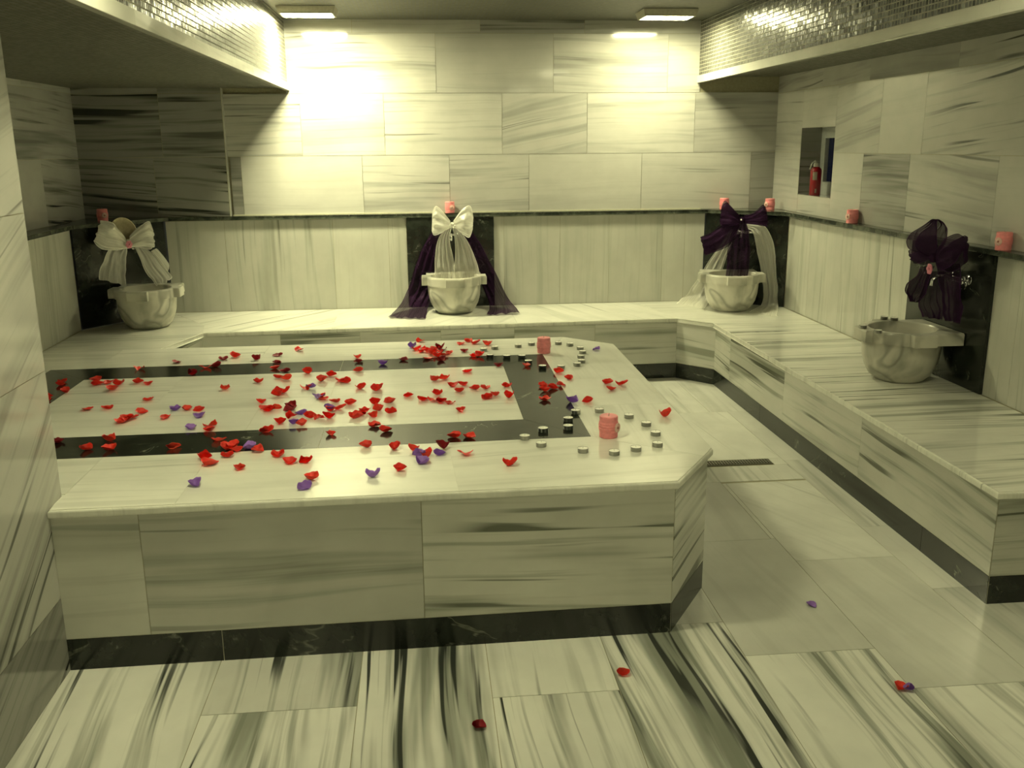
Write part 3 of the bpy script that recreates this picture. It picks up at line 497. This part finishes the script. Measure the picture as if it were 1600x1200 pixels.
for P_ in ([(XO0,A0(XO0)),(-.40,A0(-.4)),(-.40,a1(-.4)),(XI0,a1(XI0))],[(-.40,A0(-.4)),(XO1,A0(XO1)),(XI1,a1(XI1)),(-.40,a1(-.4))],
    [(XO1,A0(XO1)),(XO1,B0(XO1)),(XI1,b1(XI1)),(XI1,a1(XI1))],[(XO1,B0(XO1)),(-.42,B0(-.42)),(-.42,b1(-.42)),(XI1,b1(XI1))],
    [(-.42,B0(-.42)),(XO0,B0(XO0)),(XI0,b1(XI0)),(-.42,b1(-.42))],[(XO0,B0(XO0)),(XO0,A0(XO0)),(XI0,a1(XI0)),(XI0,b1(XI0))]):
    t.tile(P_,gap=.0006)
t.poly([t.P(x,y,.0009) for x,y in ((XO0,A0(XO0)),(XO1,A0(XO1)),(XO1,B0(XO1)),(XO0,B0(XO0)))],1)
rel(t.build('dark_inlay',plat),plat.location)

# floor drain
bm=bmesh.new(); x0,x1=1.10,1.757; yc=4.49
box(bm,((x0+x1)/2,yc,.003),(x1-x0,.075,.006),.001); box(bm,((x0+x1)/2,yc,.0064),(x1-x0-.012,.060,.001),mi=1)
for k in range(44):
    x=x0+.014+k*(x1-x0-.028)/43; box(bm,(x,yc,.0072),(.006,.060,.0014))
for k in (-1,0,1): box(bm,((x0+x1)/2,yc+k*.02,.0074),(x1-x0-.012,.004,.0014))
tag(from_bm('floor_drain',bm,[MAT['steel'],MAT['hole']]),'narrow slotted metal drain strip let into the floor beside the platform','drain')

# ---------------------------------------------------------------- ceiling lamps
LL=['glaring ceiling lamp near the back wall beside the left mosaic soffit','glaring ceiling lamp near the back wall beside the right mosaic soffit',
    'left ceiling lamp over the front of the platform','right ceiling lamp over the front of the platform','left ceiling lamp behind the viewer','right ceiling lamp behind the viewer']
for (x,y,k),lab in zip(LAMPS,LL):
    e=empty('ceiling_lamp',(x,y,ZC)); tag(e,lab,'lamp','ceiling lamps')
    bm=bmesh.new(); w,d,h=.37,.25,.045
    a=[bm.verts.new((sx*w/2,sy*d/2,-.001)) for sx,sy in ((-1,-1),(1,-1),(1,1),(-1,1))]; b=[bm.verts.new((sx*(w/2-.014),sy*(d/2-.014),-h)) for sx,sy in ((-1,-1),(1,-1),(1,1),(-1,1))]
    c=[bm.verts.new((sx*(w/2-.026),sy*(d/2-.026),-h)) for sx,sy in ((-1,-1),(1,-1),(1,1),(-1,1))]; d2=[bm.verts.new((v.co.x,v.co.y,-h+.012)) for v in c]
    bm.faces.new(a)
    for p_,q_ in ((a,b),(b,c),(c,d2)):
        for i in range(4): bm.faces.new((p_[i],q_[i],q_[(i+1)%4],p_[(i+1)%4]))
    fixn(bm); from_bm('housing',bm,[MAT['housing']],e)
    bm=bmesh.new(); box(bm,(0,0,-h+.006),(w-.054,d-.054,.010),.002); from_bm('diffuser',bm,[lens_mat(k)],e)

# ---------------------------------------------------------------- basins
def basin_outline(n=360):
    """plan of the rim: round bowl with a square lobe each side and in front, squared off at the wall; local -y faces the room"""
    pts=[]
    def exit_(c,s,x,y0,y1):
        r=1e9
        if abs(c)>1e-9: r=min(r,x/abs(c))
        if s>1e-9: r=min(r,y1/s)
        if s<-1e-9: r=min(r,y0/s)
        return r
    for i in range(n):
        a=2*math.pi*(i+.5)/n; c,s=math.cos(a),math.sin(a)
        r=max(.200, exit_(c,s,.066,-.224,.1), exit_(c,s,.232,-.058,.060), exit_(c,s,.200,-.03,.214))
        pts.append((r*c,r*s))
    return pts
BO=basin_outline()
def make_basin():
    e=empty('marble_basin',(0,0,0)); n=len(BO)
    bm=bmesh.new(); prof=[(.105,0),(.120,.004),(.148,.030),(.172,.075),(.185,.125),(.190,.18),(.191,.212)]
    lathe(bm,[(0,0)]+prof,n=48)
    lathe(bm,[(.160,.262),(.158,.22),(.150,.15),(.125,.09),(.07,.06),(0,.052)],n=48)
    fixn(bm)
    from_bm('bowl',bm,[MAT['basin']],e,True)
    bm=bmesh.new()
    layers=[(1.0,.205,0),(1.0,.212,.0),(1.0,.257,.0),(.985,.265,0)]
    rings=[]
    rings.append([bm.verts.new((.183*math.cos(2*math.pi*i/n),.183*math.sin(2*math.pi*i/n),.205)) for i in range(n)])
    for k,z,_ in layers: rings.append([bm.verts.new((x*k,y*k,z)) for x,y in BO])
    rings.append([bm.verts.new((.166*math.cos(2*math.pi*i/n),.166*math.sin(2*math.pi*i/n),.265)) for i in range(n)])
    rings.append([bm.verts.new((.159*math.cos(2*math.pi*i/n),.159*math.sin(2*math.pi*i/n),.258)) for i in range(n)])
    for A,B in zip(rings,rings[1:]):
        for i in range(n): bm.faces.new((A[i],A[(i+1)%n],B[(i+1)%n],B[i]))
    fixn(bm); from_bm('rim',bm,[MAT['basin']],e)
    return e
def copy_thing(src, loc, rz=0.0):
    r=src.copy(); COL.objects.link(r); r.location=loc; r.rotation_euler[2]=rz
    for ch in list(src.children):
        c=ch.copy(); COL.objects.link(c); c.parent=r
        for g in list(ch.children):
            d=g.copy(); COL.objects.link(d); d.parent=c
    return r
b0=make_basin(); bl=[((-1.855,6.48,ZB),0.0,'white marble basin at the left corner, under the lone white bow and metal bowl'),
    ((.215,6.775,ZB),0,'white marble basin against the back wall, between the purple drapes'),
    ((2.205,6.595,ZB),math.radians(-8),'white marble basin in the right back corner, under the purple bow and white drape'),
    ((2.395,4.475,ZB),math.radians(-90),'nearest marble basin, by the right wall, with tealights on its rim')]
for i,(loc,rz,lab) in enumerate(bl):
    b=b0 if i==0 else copy_thing(b0,loc,rz); b.location=loc; b.rotation_euler[2]=rz; tag(b,lab,'basin','marble wash basins')

# ---------------------------------------------------------------- faucets (local -y faces the room)
def make_faucet():
    e=empty('wall_faucet',(0,0,0)); bm=bmesh.new()
    tube(bm,[(-.085,-.045,0),(.085,-.045,0)],.012,14)
    for sx in (-1,1):
        tube(bm,[(sx*.07,-.002,0),(sx*.07,-.050,0)],.011,12); tube(bm,[(sx*.07,-.002,0),(sx*.07,-.008,0)],.024,20)
    fixn(bm); from_bm('body',bm,[MAT['chrome']],e,True)
    bm=bmesh.new(); tube(bm,[(0,-.045,0),(0,-.085,.012),(0,-.125,.010),(0,-.148,-.008),(0,-.150,-.035)],[.010,.009,.008,.008,.010],12); fixn(bm); from_bm('spout',bm,[MAT['chrome']],e,True)
    for sx in (-1,1):
        bm=bmesh.new(); tube(bm,[(sx*.085,-.045,0),(sx*.105,-.045,0)],[.012,.016],14)
        for a in range(4):
            c,s=math.cos(a*math.pi/2+.4),math.sin(a*math.pi/2+.4); tube(bm,[(sx*.108,-.045,0),(sx*.110,-.045+c*.024,s*.024)],[.006,.008],8)
        fixn(bm); from_bm('handle',bm,[MAT['chrome']],e,True)
    return e
f0=make_faucet()
for i,(loc,rz,lab) in enumerate([((-2.04,6.725,.945),math.radians(53.5),'chrome faucet on the left corner panel behind the lone white bow'),
    ((.205,7.008,.97),0,'chrome faucet on the back wall panel behind the white and purple drapes'),
    ((2.385,6.826,.97),math.radians(-36.5),'chrome faucet on the right back corner panel behind the purple bow'),
    ((2.610,4.36,.955),math.radians(-90),'chrome faucet on the right wall panel above the nearest basin')]):
    f=f0 if i==0 else copy_thing(f0,loc,rz); f.location=loc; f.rotation_euler[2]=rz; tag(f,lab,'faucet','wall faucets above the basins')

# ---------------------------------------------------------------- organza bows and drapes
def catm(P,u):
    n=len(P)-1; x=u*n; i=min(int(x),n-1); f=x-i
    p0,p1,p2,p3=P[max(i-1,0)],P[i],P[i+1],P[min(i+2,n)]
    return .5*((2*p1)+(p2-p0)*f+(2*p0-5*p1+4*p2-p3)*f*f+(3*p1-p0-3*p2+p3)*f**3)
def sheet(name, rows, nrm, mat, parent, off, amp=.010, pleats=4, loop=False, nu=36, nv=40, seed=0, puff=.035, amp0=.3, crum=.021):
    rd=random.Random(seed); ph=[rd.uniform(0,6.28) for _ in range(6)]
    A=[Vector(r[0]) for r in rows]; B=[Vector(r[1]) for r in rows]; n=Vector((nrm[0],nrm[1],0)).normalized()
    vs=[];uvs=[]
    S_=[i/nv for i in range(nv+1)]
    sides=(1,-1) if loop else (1,)
    grid=[]
    for sd in sides:
        for s in (S_ if sd>0 else S_[::-1][1:]):
            a=catm(A,s); b=catm(B,s); row=[]
            for j in range(nu+1):
                tt=j/nu; p=a.lerp(b,tt)
                am=amp*(amp0+(1-amp0)*s)
                w=math.sin(pleats*2*math.pi*tt+ph[0]+1.2*s)+.5*math.sin(pleats*1.7*2*math.pi*tt+ph[1]-2*s)+.35*math.sin(9*s+ph[2]+3*tt)
                q3=Vector(p)*9+Vector((seed*3.1,0,0)); cr=mnoise.noise(q3)+.5*mnoise.noise(q3*2.3)
                p=p+n*(w*am*.75+cr*crum*(.3+.7*math.sin(math.pi*min(1,s)) if loop else .25+.75*s))
                p=p+(b-a).normalized()*(mnoise.noise(q3*.8+Vector((7,3,1)))*crum*.5*s)
                if loop: p=p+n*sd*puff*math.sin(math.pi*min(1,s))**.8*(.55+.45*math.sin(math.pi*tt)) + (b-a)*(-.05*sd*math.sin(math.pi*s))
                p.z+= .25*am*math.sin(5*tt*6.28/2+ph[3])*s
                p.y=min(p.y,7.022 if name!='x' else p.y); p.x=min(max(p.x,-2.27),2.604); 
                if p.z<ZB+.006: p.z=ZB+.006+.35*abs(w)*am
                row.append(p-off)
            grid.append((s if sd>0 else 2-s,row))
    me=bpy.data.meshes.new(name); V_=[p for _,r in grid for p in r]; F_=[]; nc=nu+1
    for i in range(len(grid)-1):
        for j in range(nu): F_.append((i*nc+j,i*nc+j+1,(i+1)*nc+j+1,(i+1)*nc+j))
    me.from_pydata([tuple(p) for p in V_],[],F_); uv=me.uv_layers.new(name='cloth')
    for l in me.loops:
        i,j=divmod(l.vertex_index,nc); uv.data[l.index].uv=(j/nu,grid[i][0])
    return link(name,me,parent,[mat],True)
def knot(c, parent, off, mat, r=.016, nrm=(0,-1)):
    bm=bmesh.new(); bmesh.ops.create_uvsphere(bm,u_segments=20,v_segments=14,radius=r)
    for v in bm.verts:
        v.co.z*=1.15; a=math.atan2(v.co.y,v.co.x); k=1+.12*math.sin(5*a+8*v.co.z/r*.3); v.co.x*=k; v.co.y*=k
    me=bpy.data.meshes.new('knot'); bm.to_mesh(me); bm.free(); me.uv_layers.new(name='cloth')
    return link('knot',me,parent,[mat],True,Vector(c)-off)
def flower(c,parent,off,nrm,r=.022,mat='flower',name='flower'):
    bm=bmesh.new(); n=Vector((nrm[0],nrm[1],0)).normalized(); rot=n.to_track_quat('Z','Y').to_matrix()
    for k,(m_,rr,zz) in enumerate(((6,r,0),(5,r*.7,.005))):
        for i in range(m_):
            a=2*math.pi*i/m_+k*.5; cx,cy=math.cos(a)*rr*.55,math.sin(a)*rr*.55
            q=bmesh.ops.create_uvsphere(bm,u_segments=10,v_segments=6,radius=rr*.5)['verts']
            for v in q: v.co=rot@(Vector((v.co.x+cx,v.co.y+cy,v.co.z*.35+zz+.3*(math.hypot(v.co.x+cx,v.co.y+cy)))))
    q=bmesh.ops.create_uvsphere(bm,u_segments=10,v_segments=8,radius=r*.28)['verts']
    for v in q: v.co=rot@(v.co+Vector((0,0,.012)))
    return from_bm(name,bm,[MAT[mat]],parent,True,Vector(c)-off)
def pearl(c,parent,off,r=.007):
    bm=bmesh.new(); bmesh.ops.create_uvsphere(bm,u_segments=14,v_segments=10,radius=r); return from_bm('pearl',bm,[MAT['pearl']],parent,True,Vector(c)-off)
W_,PL=MAT['white'],MAT['plum']
# centre: white bow over a purple sash
n2=(0,-1); o=Vector(PTS['c_knot']); e=empty('ribbon_bow',o); tag(e,'white organza bow hanging over the middle basin on the back wall','bow')
sheet('loop',SHEETS['c_wl'],n2,W_,e,o,.008,3,True,seed=1); sheet('loop',SHEETS['c_wr'],n2,W_,e,o,.008,3,True,seed=2)
sheet('tail',SHEETS['c_tl'],n2,W_,e,o,.014,4,seed=3); sheet('tail',SHEETS['c_tr'],n2,W_,e,o,.014,4,seed=4)
knot(o,e,o,W_); 
for k in range(5): pearl(o+Vector((.018*math.cos(k*1.3),-.02,.014*math.sin(k*1.3)-.006)),e,o)
o=Vector((.2,6.96,1.05)); e=empty('organza_drape',o); tag(e,'dark purple organza sash spread down both sides of the middle basin','drape')
sheet('sash_side',SHEETS['c_pl'],n2,PL,e,o,.018,4,seed=5,nv=60); sheet('sash_side',SHEETS['c_pr'],n2,PL,e,o,.018,4,seed=6,nv=60)
# right back corner
n3=(-.57,-.82); o=Vector(PTS['r_knot']); e=empty('ribbon_bow',o); tag(e,'dark purple organza bow at the right back corner basin, its tail in the basin','bow')
sheet('loop',SHEETS['r_ll'],n3,PL,e,o,.008,3,True,seed=7); sheet('loop',SHEETS['r_lr'],n3,PL,e,o,.008,3,True,seed=8); sheet('side_tail',SHEETS['r_ls'],n3,PL,e,o,.010,3,True,seed=9,puff=.02)
sheet('tail',SHEETS['r_tc'],n3,PL,e,o,.014,4,seed=10); knot(o,e,o,PL); pearl(o+Vector(n3+(0,)).normalized()*.022,e,o,.006)
o=Vector((2.38,6.75,1.0)); e=empty('organza_drape',o); tag(e,'white organza drape falling either side of the right back corner basin','drape')
sheet('drape_side',SHEETS['r_wr'],n3,W_,e,o,.012,3,seed=11,nv=70); sheet('drape_side',SHEETS['r_wl'],n3,W_,e,o,.010,3,seed=12,nv=60)
# right wall
n4=(-1,0); o=Vector(PTS['f_knot']); e=empty('ribbon_bow',o); tag(e,'dark purple organza bow with a pink flower on the right wall panel','bow')
for nm,lp,am,sd in (('f_ll',True,.010,13),('f_lr',True,.010,14),('f_ls',True,.006,15)): sheet('loop',SHEETS[nm],n4,PL,e,o,am,3,lp,seed=sd)
for nm,sd in (('f_tl',16),('f_tc',17),('f_tm',18)): sheet('tail',SHEETS[nm],n4,PL,e,o,.012,4,seed=sd)
knot(o,e,o,PL,.02); flower(PTS['f_flower'],e,o,n4,.026)
# left corner
n1=(.79,-.61); o=Vector(PTS['l_knot']); e=empty('ribbon_bow',o); tag(e,'white organza bow with a pink flower hanging at the left corner basin','bow')
sheet('loop',SHEETS['l_ll'],n1,W_,e,o,.008,3,True,seed=19); sheet('loop',SHEETS['l_lr'],n1,W_,e,o,.008,3,True,seed=20)
sheet('tail',SHEETS['l_tl'],n1,W_,e,o,.012,3,seed=21); sheet('tail',SHEETS['l_tr'],n1,W_,e,o,.012,3,seed=22); sheet('loop',SHEETS['l_sm'],n1,W_,e,o,.004,2,True,seed=23,puff=.012)
knot(o,e,o,W_); flower(PTS['l_flower'],e,o,n1,.026)
# metal bowl hung behind the left bow
c=Vector(PTS['bowl']); bm=bmesh.new()
lathe(bm,[(0,-.045),(.045,-.043),(.078,-.026),(.095,0),(.101,.002),(.101,.005),(.095,.004),(.076,-.021),(.044,-.038),(0,-.040)],48); fixn(bm)
rot=Vector((n1[0],n1[1],.25)).to_track_quat('Z','Y'); ob=from_bm('metal_bowl',bm,[MAT['copper']],None,True,c); ob.rotation_mode='QUATERNION'; ob.rotation_quaternion=rot
tag(ob,'round metal bath bowl hung behind the white bow at the left corner','bowl')

# ---------------------------------------------------------------- candles
def make_pillar():
    e=empty('pillar_candle',(0,0,0)); H_=.082; R_=.034
    bm=bmesh.new(); pr=[(0,0),(R_-.001,0),(R_,.003)]
    for k in range(1,40):
        z=.003+k*(H_-.006)/40; pr.append((R_+.0022*(.5+.5*math.tanh((z-.026)*700))*(.5-.5*math.tanh((z-.058)*700))+.0003*math.sin(k*1.9),z))
    pr+=[(R_-.0005,H_-.002),(R_-.003,H_),(R_*.6,H_-.0015),(.006,H_-.003),(0,H_-.003)]
    lathe(bm,pr,40); fixn(bm); from_bm('wax_body',bm,[MAT['pink']],e,True)
    bm=bmesh.new(); tube(bm,[(0,0,H_-.004),(.0005,0,H_+.004),(.002,0,H_+.009)],.0009,6); fixn(bm); from_bm('wick',bm,[MAT['wick']],e)
    for z in (.036,.047):
        bm=bmesh.new(); ring=[((R_+.0028)*math.cos(a*math.pi/20),(R_+.0028)*math.sin(a*math.pi/20),z) for a in range(41)]; tube(bm,ring,.0011,6); fixn(bm); from_bm('cord',bm,[MAT['cord']],e,True)
    # round medal on the local +x side
    bm=bmesh.new()
    for i in range(16):
        a=2*math.pi*i/16; q=bmesh.ops.create_uvsphere(bm,u_segments=8,v_segments=6,radius=.0042)['verts']
        for v in q: v.co=Vector((R_+.0045+v.co.x*.6,math.cos(a)*.0145+v.co.y,.041+math.sin(a)*.0145+v.co.z))
    q=bmesh.ops.create_cone(bm,cap_ends=True,segments=28,radius1=.0135,radius2=.0125,depth=.004)['verts']
    for v in q: v.co=Vector((R_+.0042+v.co.z,v.co.x,.041+v.co.y))
    md=from_bm('medallion',bm,[MAT['rosette']],e,True)
    bm=bmesh.new(); q=bmesh.ops.create_uvsphere(bm,u_segments=12,v_segments=8,radius=.0055)['verts']
    for v in q: v.co=Vector((R_+.007+v.co.x*.5,v.co.y,.041+v.co.z))
    from_bm('medallion_centre',bm,[MAT['seed']],md,True)
    return e
c0=make_pillar()
cs=[((CAND[0][0],CAND[0][1],ZP),-.75,"pink pillar candle inside the ring of tealights at the front right of the platform"),
 ((CAND[1][0],CAND[1][1],ZP),1.3,'pink pillar candle at the back of the platform among the far tealights'),
 ((-2.165,6.74,ZL),-.9,'pink pillar candle on the dark ledge at the left corner'),
 ((.205,7.045,ZL),-1.2,'pink pillar candle on the dark ledge above the middle basin'),
 ((2.262,7.02,ZL),-1.8,'pink pillar candle on the ledge behind the left loop of the corner purple bow'),
 ((2.565,6.885,ZL),-2.7,'pink pillar candle on the ledge just right of the corner purple bow'),
 ((2.618,5.62,ZL),-2.8,'pink pillar candle on the right wall ledge below the dark banded wall tile'),
 ((2.618,4.07,ZL),-2.75,'pink pillar candle on the right wall ledge nearest the viewer')]
for i,(loc,rz,lab) in enumerate(cs):
    c=c0 if i==0 else copy_thing(c0,loc,rz); c.location=loc; c.rotation_euler[2]=rz; tag(c,lab,'candle','pink pillar candles')

def make_tealight():
    e=empty('tealight_candle',(0,0,0))
    bm=bmesh.new(); lathe(bm,[(0,0),(.0178,0),(.0188,.001),(.0190,.0150),(.0196,.0158),(.0190,.0162),(.0184,.0150),(.0182,.003),(0,.002)],28); fixn(bm); from_bm('metal_cup',bm,[MAT['alu']],e,True)
    bm=bmesh.new(); lathe(bm,[(.0182,.003),(.0183,.0150)],28); lathe(bm,[(.0183,.0151),(0,.0151)],28); from_bm('wax',bm,[MAT['wax']],e,True)
    bm=bmesh.new(); tube(bm,[(0,0,.0145),(.0004,0,.0175),(.0012,0,.020)],.0006,6); fixn(bm); from_bm('wick',bm,[MAT['wick']],e)
    return e
t0=make_tealight(); first=True
ORD=['first','second','third','fourth','fifth','sixth','seventh','eighth','ninth','tenth','eleventh','twelfth','thirteenth','fourteenth','fifteenth','sixteenth','seventeenth','eighteenth','nineteenth']
TENS={20:'twentieth',30:'thirtieth',40:'fortieth',50:'fiftieth'}
def ordw(i):   # 1-based
    if i<=19: return ORD[i-1]
    if i%10==0: return TENS[i]
    return {2:'twenty',3:'thirty',4:'forty',5:'fifty'}[i//10]+'-'+ORD[i%10-1]
def put_tea(x,y,z,lab,grp):
    global first
    c=t0 if first else copy_thing(t0,(x,y,z),random.uniform(0,6)); first=False
    c.location=(x,y,z); tag(c,lab,'tealight',grp)
def pxy(x,y,z):
    d=Vector((x,y,z-1.6)); w=d.dot(_F); return 800+1474.4*d.dot(_R)/w, 600-1474.4*d.dot(_U)/w
# the near ring, counted clockwise from the one furthest left
ring=sorted(TEAF,key=lambda p:(-math.atan2(p[1]-CAND[0][1],p[0]-CAND[0][0]))%(2*math.pi))
st=min(range(len(ring)),key=lambda i:ring[i][0]); ring=ring[st:]+ring[:st]
for i,(x,y) in enumerate(ring):
    put_tea(x,y,ZP,'tealight, %s clockwise from the leftmost in the ring round the near candle'%ordw(i+1),'tealights round the near pink candle')
for i,(x,y) in enumerate(sorted(TEAB)):
    put_tea(x,y,ZP,'tealight, %s from the left among those by the far pink candle'%ordw(i+1),'tealights round the far pink candle')
for (x,y),lab in zip([(2.405,4.695),(2.44,4.655),(2.185,4.475),(2.20,4.345)],['tealight on the back ear of the nearest basin, farthest left','tealight on the back rim of the nearest basin beside the ear','tealight on the front lobe of the nearest basin','tealight on the near rim of the nearest basin, farthest right']):
    put_tea(x,y,ZB+.265,lab,'tealights on the nearest basin')

# ---------------------------------------------------------------- fabric petals
def petal_mesh(k):
    rd=random.Random(100+k); bm=bmesh.new(); nr,nt_=7,28
    W2=.0245*rd.uniform(.92,1.1); L2=.0245*rd.uniform(.95,1.15); cup=rd.uniform(.006,.014); fold=rd.uniform(-.012,.014); tip=rd.uniform(.2,.5)
    ruf=rd.uniform(.0015,.0045); p1,p2=rd.uniform(0,6.28),rd.uniform(0,6.28); notch=rd.uniform(.03,.2); curl=rd.uniform(0,.009); m=rd.choice((2,3,3,4))
    cen=bm.verts.new((0,0,0)); rings=[]
    for i in range(1,nr+1):
        r=i/nr; R_=[]
        for j in range(nt_):
            a=2*math.pi*j/nt_; s,c=math.sin(a),math.cos(a)
            w=1-tip*max(0,-c)**1.5; l=1+.22*max(0,-c)**3-notch*max(0,c)**10
            x=r*s*W2*w*(1+.03*math.sin(5*a+p1)); y=r*c*L2*l
            z=cup*r**2.2+fold*r*r*s*s+ruf*r**2*math.sin(m*a+p1)+ruf*.5*r**3*math.sin(7*a+p2)+curl*r**4*max(0,c)**2
            R_.append(bm.verts.new((x,y,z)))
        rings.append(R_)
    for j in range(nt_): bm.faces.new((cen,rings[0][j],rings[0][(j+1)%nt_]))
    for A,B in zip(rings,rings[1:]):
        for j in range(nt_): bm.faces.new((A[j],B[j],B[(j+1)%nt_],A[(j+1)%nt_]))
    tx,ty=rd.uniform(-.16,.16),rd.uniform(-.16,.16)
    for v in bm.verts: v.co.z+=v.co.x*tx+v.co.y*ty
    zm=min(v.co.z for v in bm.verts)
    for v in bm.verts: v.co.z-=zm
    bmesh.ops.solidify(bm, geom=bm.faces, thickness=.0005)
    for f in bm.faces: f.smooth=True
    me=bpy.data.meshes.new('petal'); bm.to_mesh(me); bm.free(); return me
PM=[petal_mesh(k) for k in range(14)]
pm_c={}
def pmesh(k,col):
    if (k,col) not in pm_c:
        me=PM[k].copy(); me.materials.append(MAT[{'r':'red','d':'deep','p':'purple'}[col]]); pm_c[(k,col)]=me
    return pm_c[(k,col)]
CN={'r':'bright red','d':'dark red','p':'purple'}
def zone(x,y):
    if y<A0(x): return 'front white margin, '+('left section' if x<-.77 else 'middle section' if x<.08 else 'right section')
    if y>B0(x): return 'back white margin'
    if x>XO1: return 'right white margin'
    if y<a1(x) and x<XI1+.1: return 'front dark band, '+('left half' if x<-.4 else 'right half')
    if y>b1(x) and x<XI1+.1: return 'back dark band, '+('left half' if x<-.42 else 'right half')
    if x>XI1: return 'right dark band'
    if x<XI0: return 'left dark band'
    if y<m_(x): return 'inner panel, front '+('left' if x<-.7 else 'right')+' slabs'
    return 'inner panel, back '+('left' if x<-.45 else 'right')+' slabs'
m_=lambda x:4.035+.02*x
items={}
for col,L in PETALS.items():
    for (x,y) in L: items.setdefault((zone(x,y),col),[]).append((x,y))
placed=[]; pg=random.Random(5)
for (zn,col),L in items.items():
    L.sort()
    for i,(x,y) in enumerate(L):
        near=sum(1 for (a,b) in placed if math.hypot(a-x,b-y)<.034)
        o=bpy.data.objects.new('rose_petal',pmesh(pg.randrange(14),col)); COL.objects.link(o)
        o.location=(x,y,ZP+.0004+.0045*min(near,5)); o.rotation_euler=(0,0,pg.uniform(0,6.28)); s=pg.uniform(.85,1.05); o.scale=(s,s,s*pg.uniform(.8,1.25)); placed.append((x,y))
        lab=('the one %s petal on the platform\'s %s'%(CN[col],zn)) if len(L)==1 else ('%s petal, %s from left on the platform\'s %s'%(CN[col],ordw(i+1),zn))
        tag(o,lab,'petal','fabric rose petals on the platform')
def fl_petal(x,y,col,lab,k,dz=0.0,s=1.0):
    o=bpy.data.objects.new('rose_petal',pmesh(k,col)); COL.objects.link(o); o.location=(x,y,.0022+dz); o.rotation_euler=(0,0,k*1.1); o.scale=(s,s,s*.7); tag(o,lab,'petal','fabric rose petals on the floor')
fl_petal(*FLOORP['r'][0],'r','bright red petal alone on the floor in front of the platform corner',3,s=.8); fl_petal(*FLOORP['r'][1],'r','red petal on the floor lying against a purple one',5,s=.8)
fl_petal(*FLOORP['d'][0],'d','dark red petal alone on the floor, nearest the viewer',1,s=.8); fl_petal(*FLOORP['p'][0],'p','purple petal alone on the floor in the passage beside the bench',6,s=.7)
fl_petal(*FLOORP['p'][1],'p','purple petal on the floor tucked against a red one',8,.004,.7)

# ---------------------------------------------------------------- extinguisher in the niche
e=empty('fire_extinguisher',(2.706,6.42,1.2468)); tag(e,'small red fire extinguisher standing in the wall niche by the window','fire extinguisher')
bm=bmesh.new(); lathe(bm,[(0,0),(.034,0),(.037,.004),(.037,.165),(.034,.178),(.022,.190),(.016,.194),(0,.194)],32); fixn(bm); from_bm('cylinder',bm,[MAT['red_paint']],e,True)
bm=bmesh.new(); lathe(bm,[(0,.190),(.019,.190),(.020,.206),(.017,.216),(.010,.222),(0,.222)],24); fixn(bm); from_bm('valve',bm,[MAT['cap']],e,True)
bm=bmesh.new(); tube(bm,[(0,0,.216),(-.014,-.004,.232),(-.036,-.010,.216),(-.052,-.014,.176)],[.005,.006,.005,.004],10); fixn(bm); from_bm('lever',bm,[MAT['cap']],e,True)
bm=bmesh.new()
def curved(z0,z1,a0,a1_,r):
    n=12; lo=[bm.verts.new((r*math.cos(a0+(a1_-a0)*i/n),r*math.sin(a0+(a1_-a0)*i/n),z0)) for i in range(n+1)]; hi=[bm.verts.new((v.co.x,v.co.y,z1)) for v in lo]
    for i in range(n): bm.faces.new((lo[i],lo[i+1],hi[i+1],hi[i]))
curved(.105,.158,math.radians(215),math.radians(262),.0374); curved(.018,.045,math.radians(245),math.radians(262),.0374)
bmesh.ops.solidify(bm, geom=bm.faces, thickness=.0002); fixn(bm); from_bm('label',bm,[MAT['label']],e)
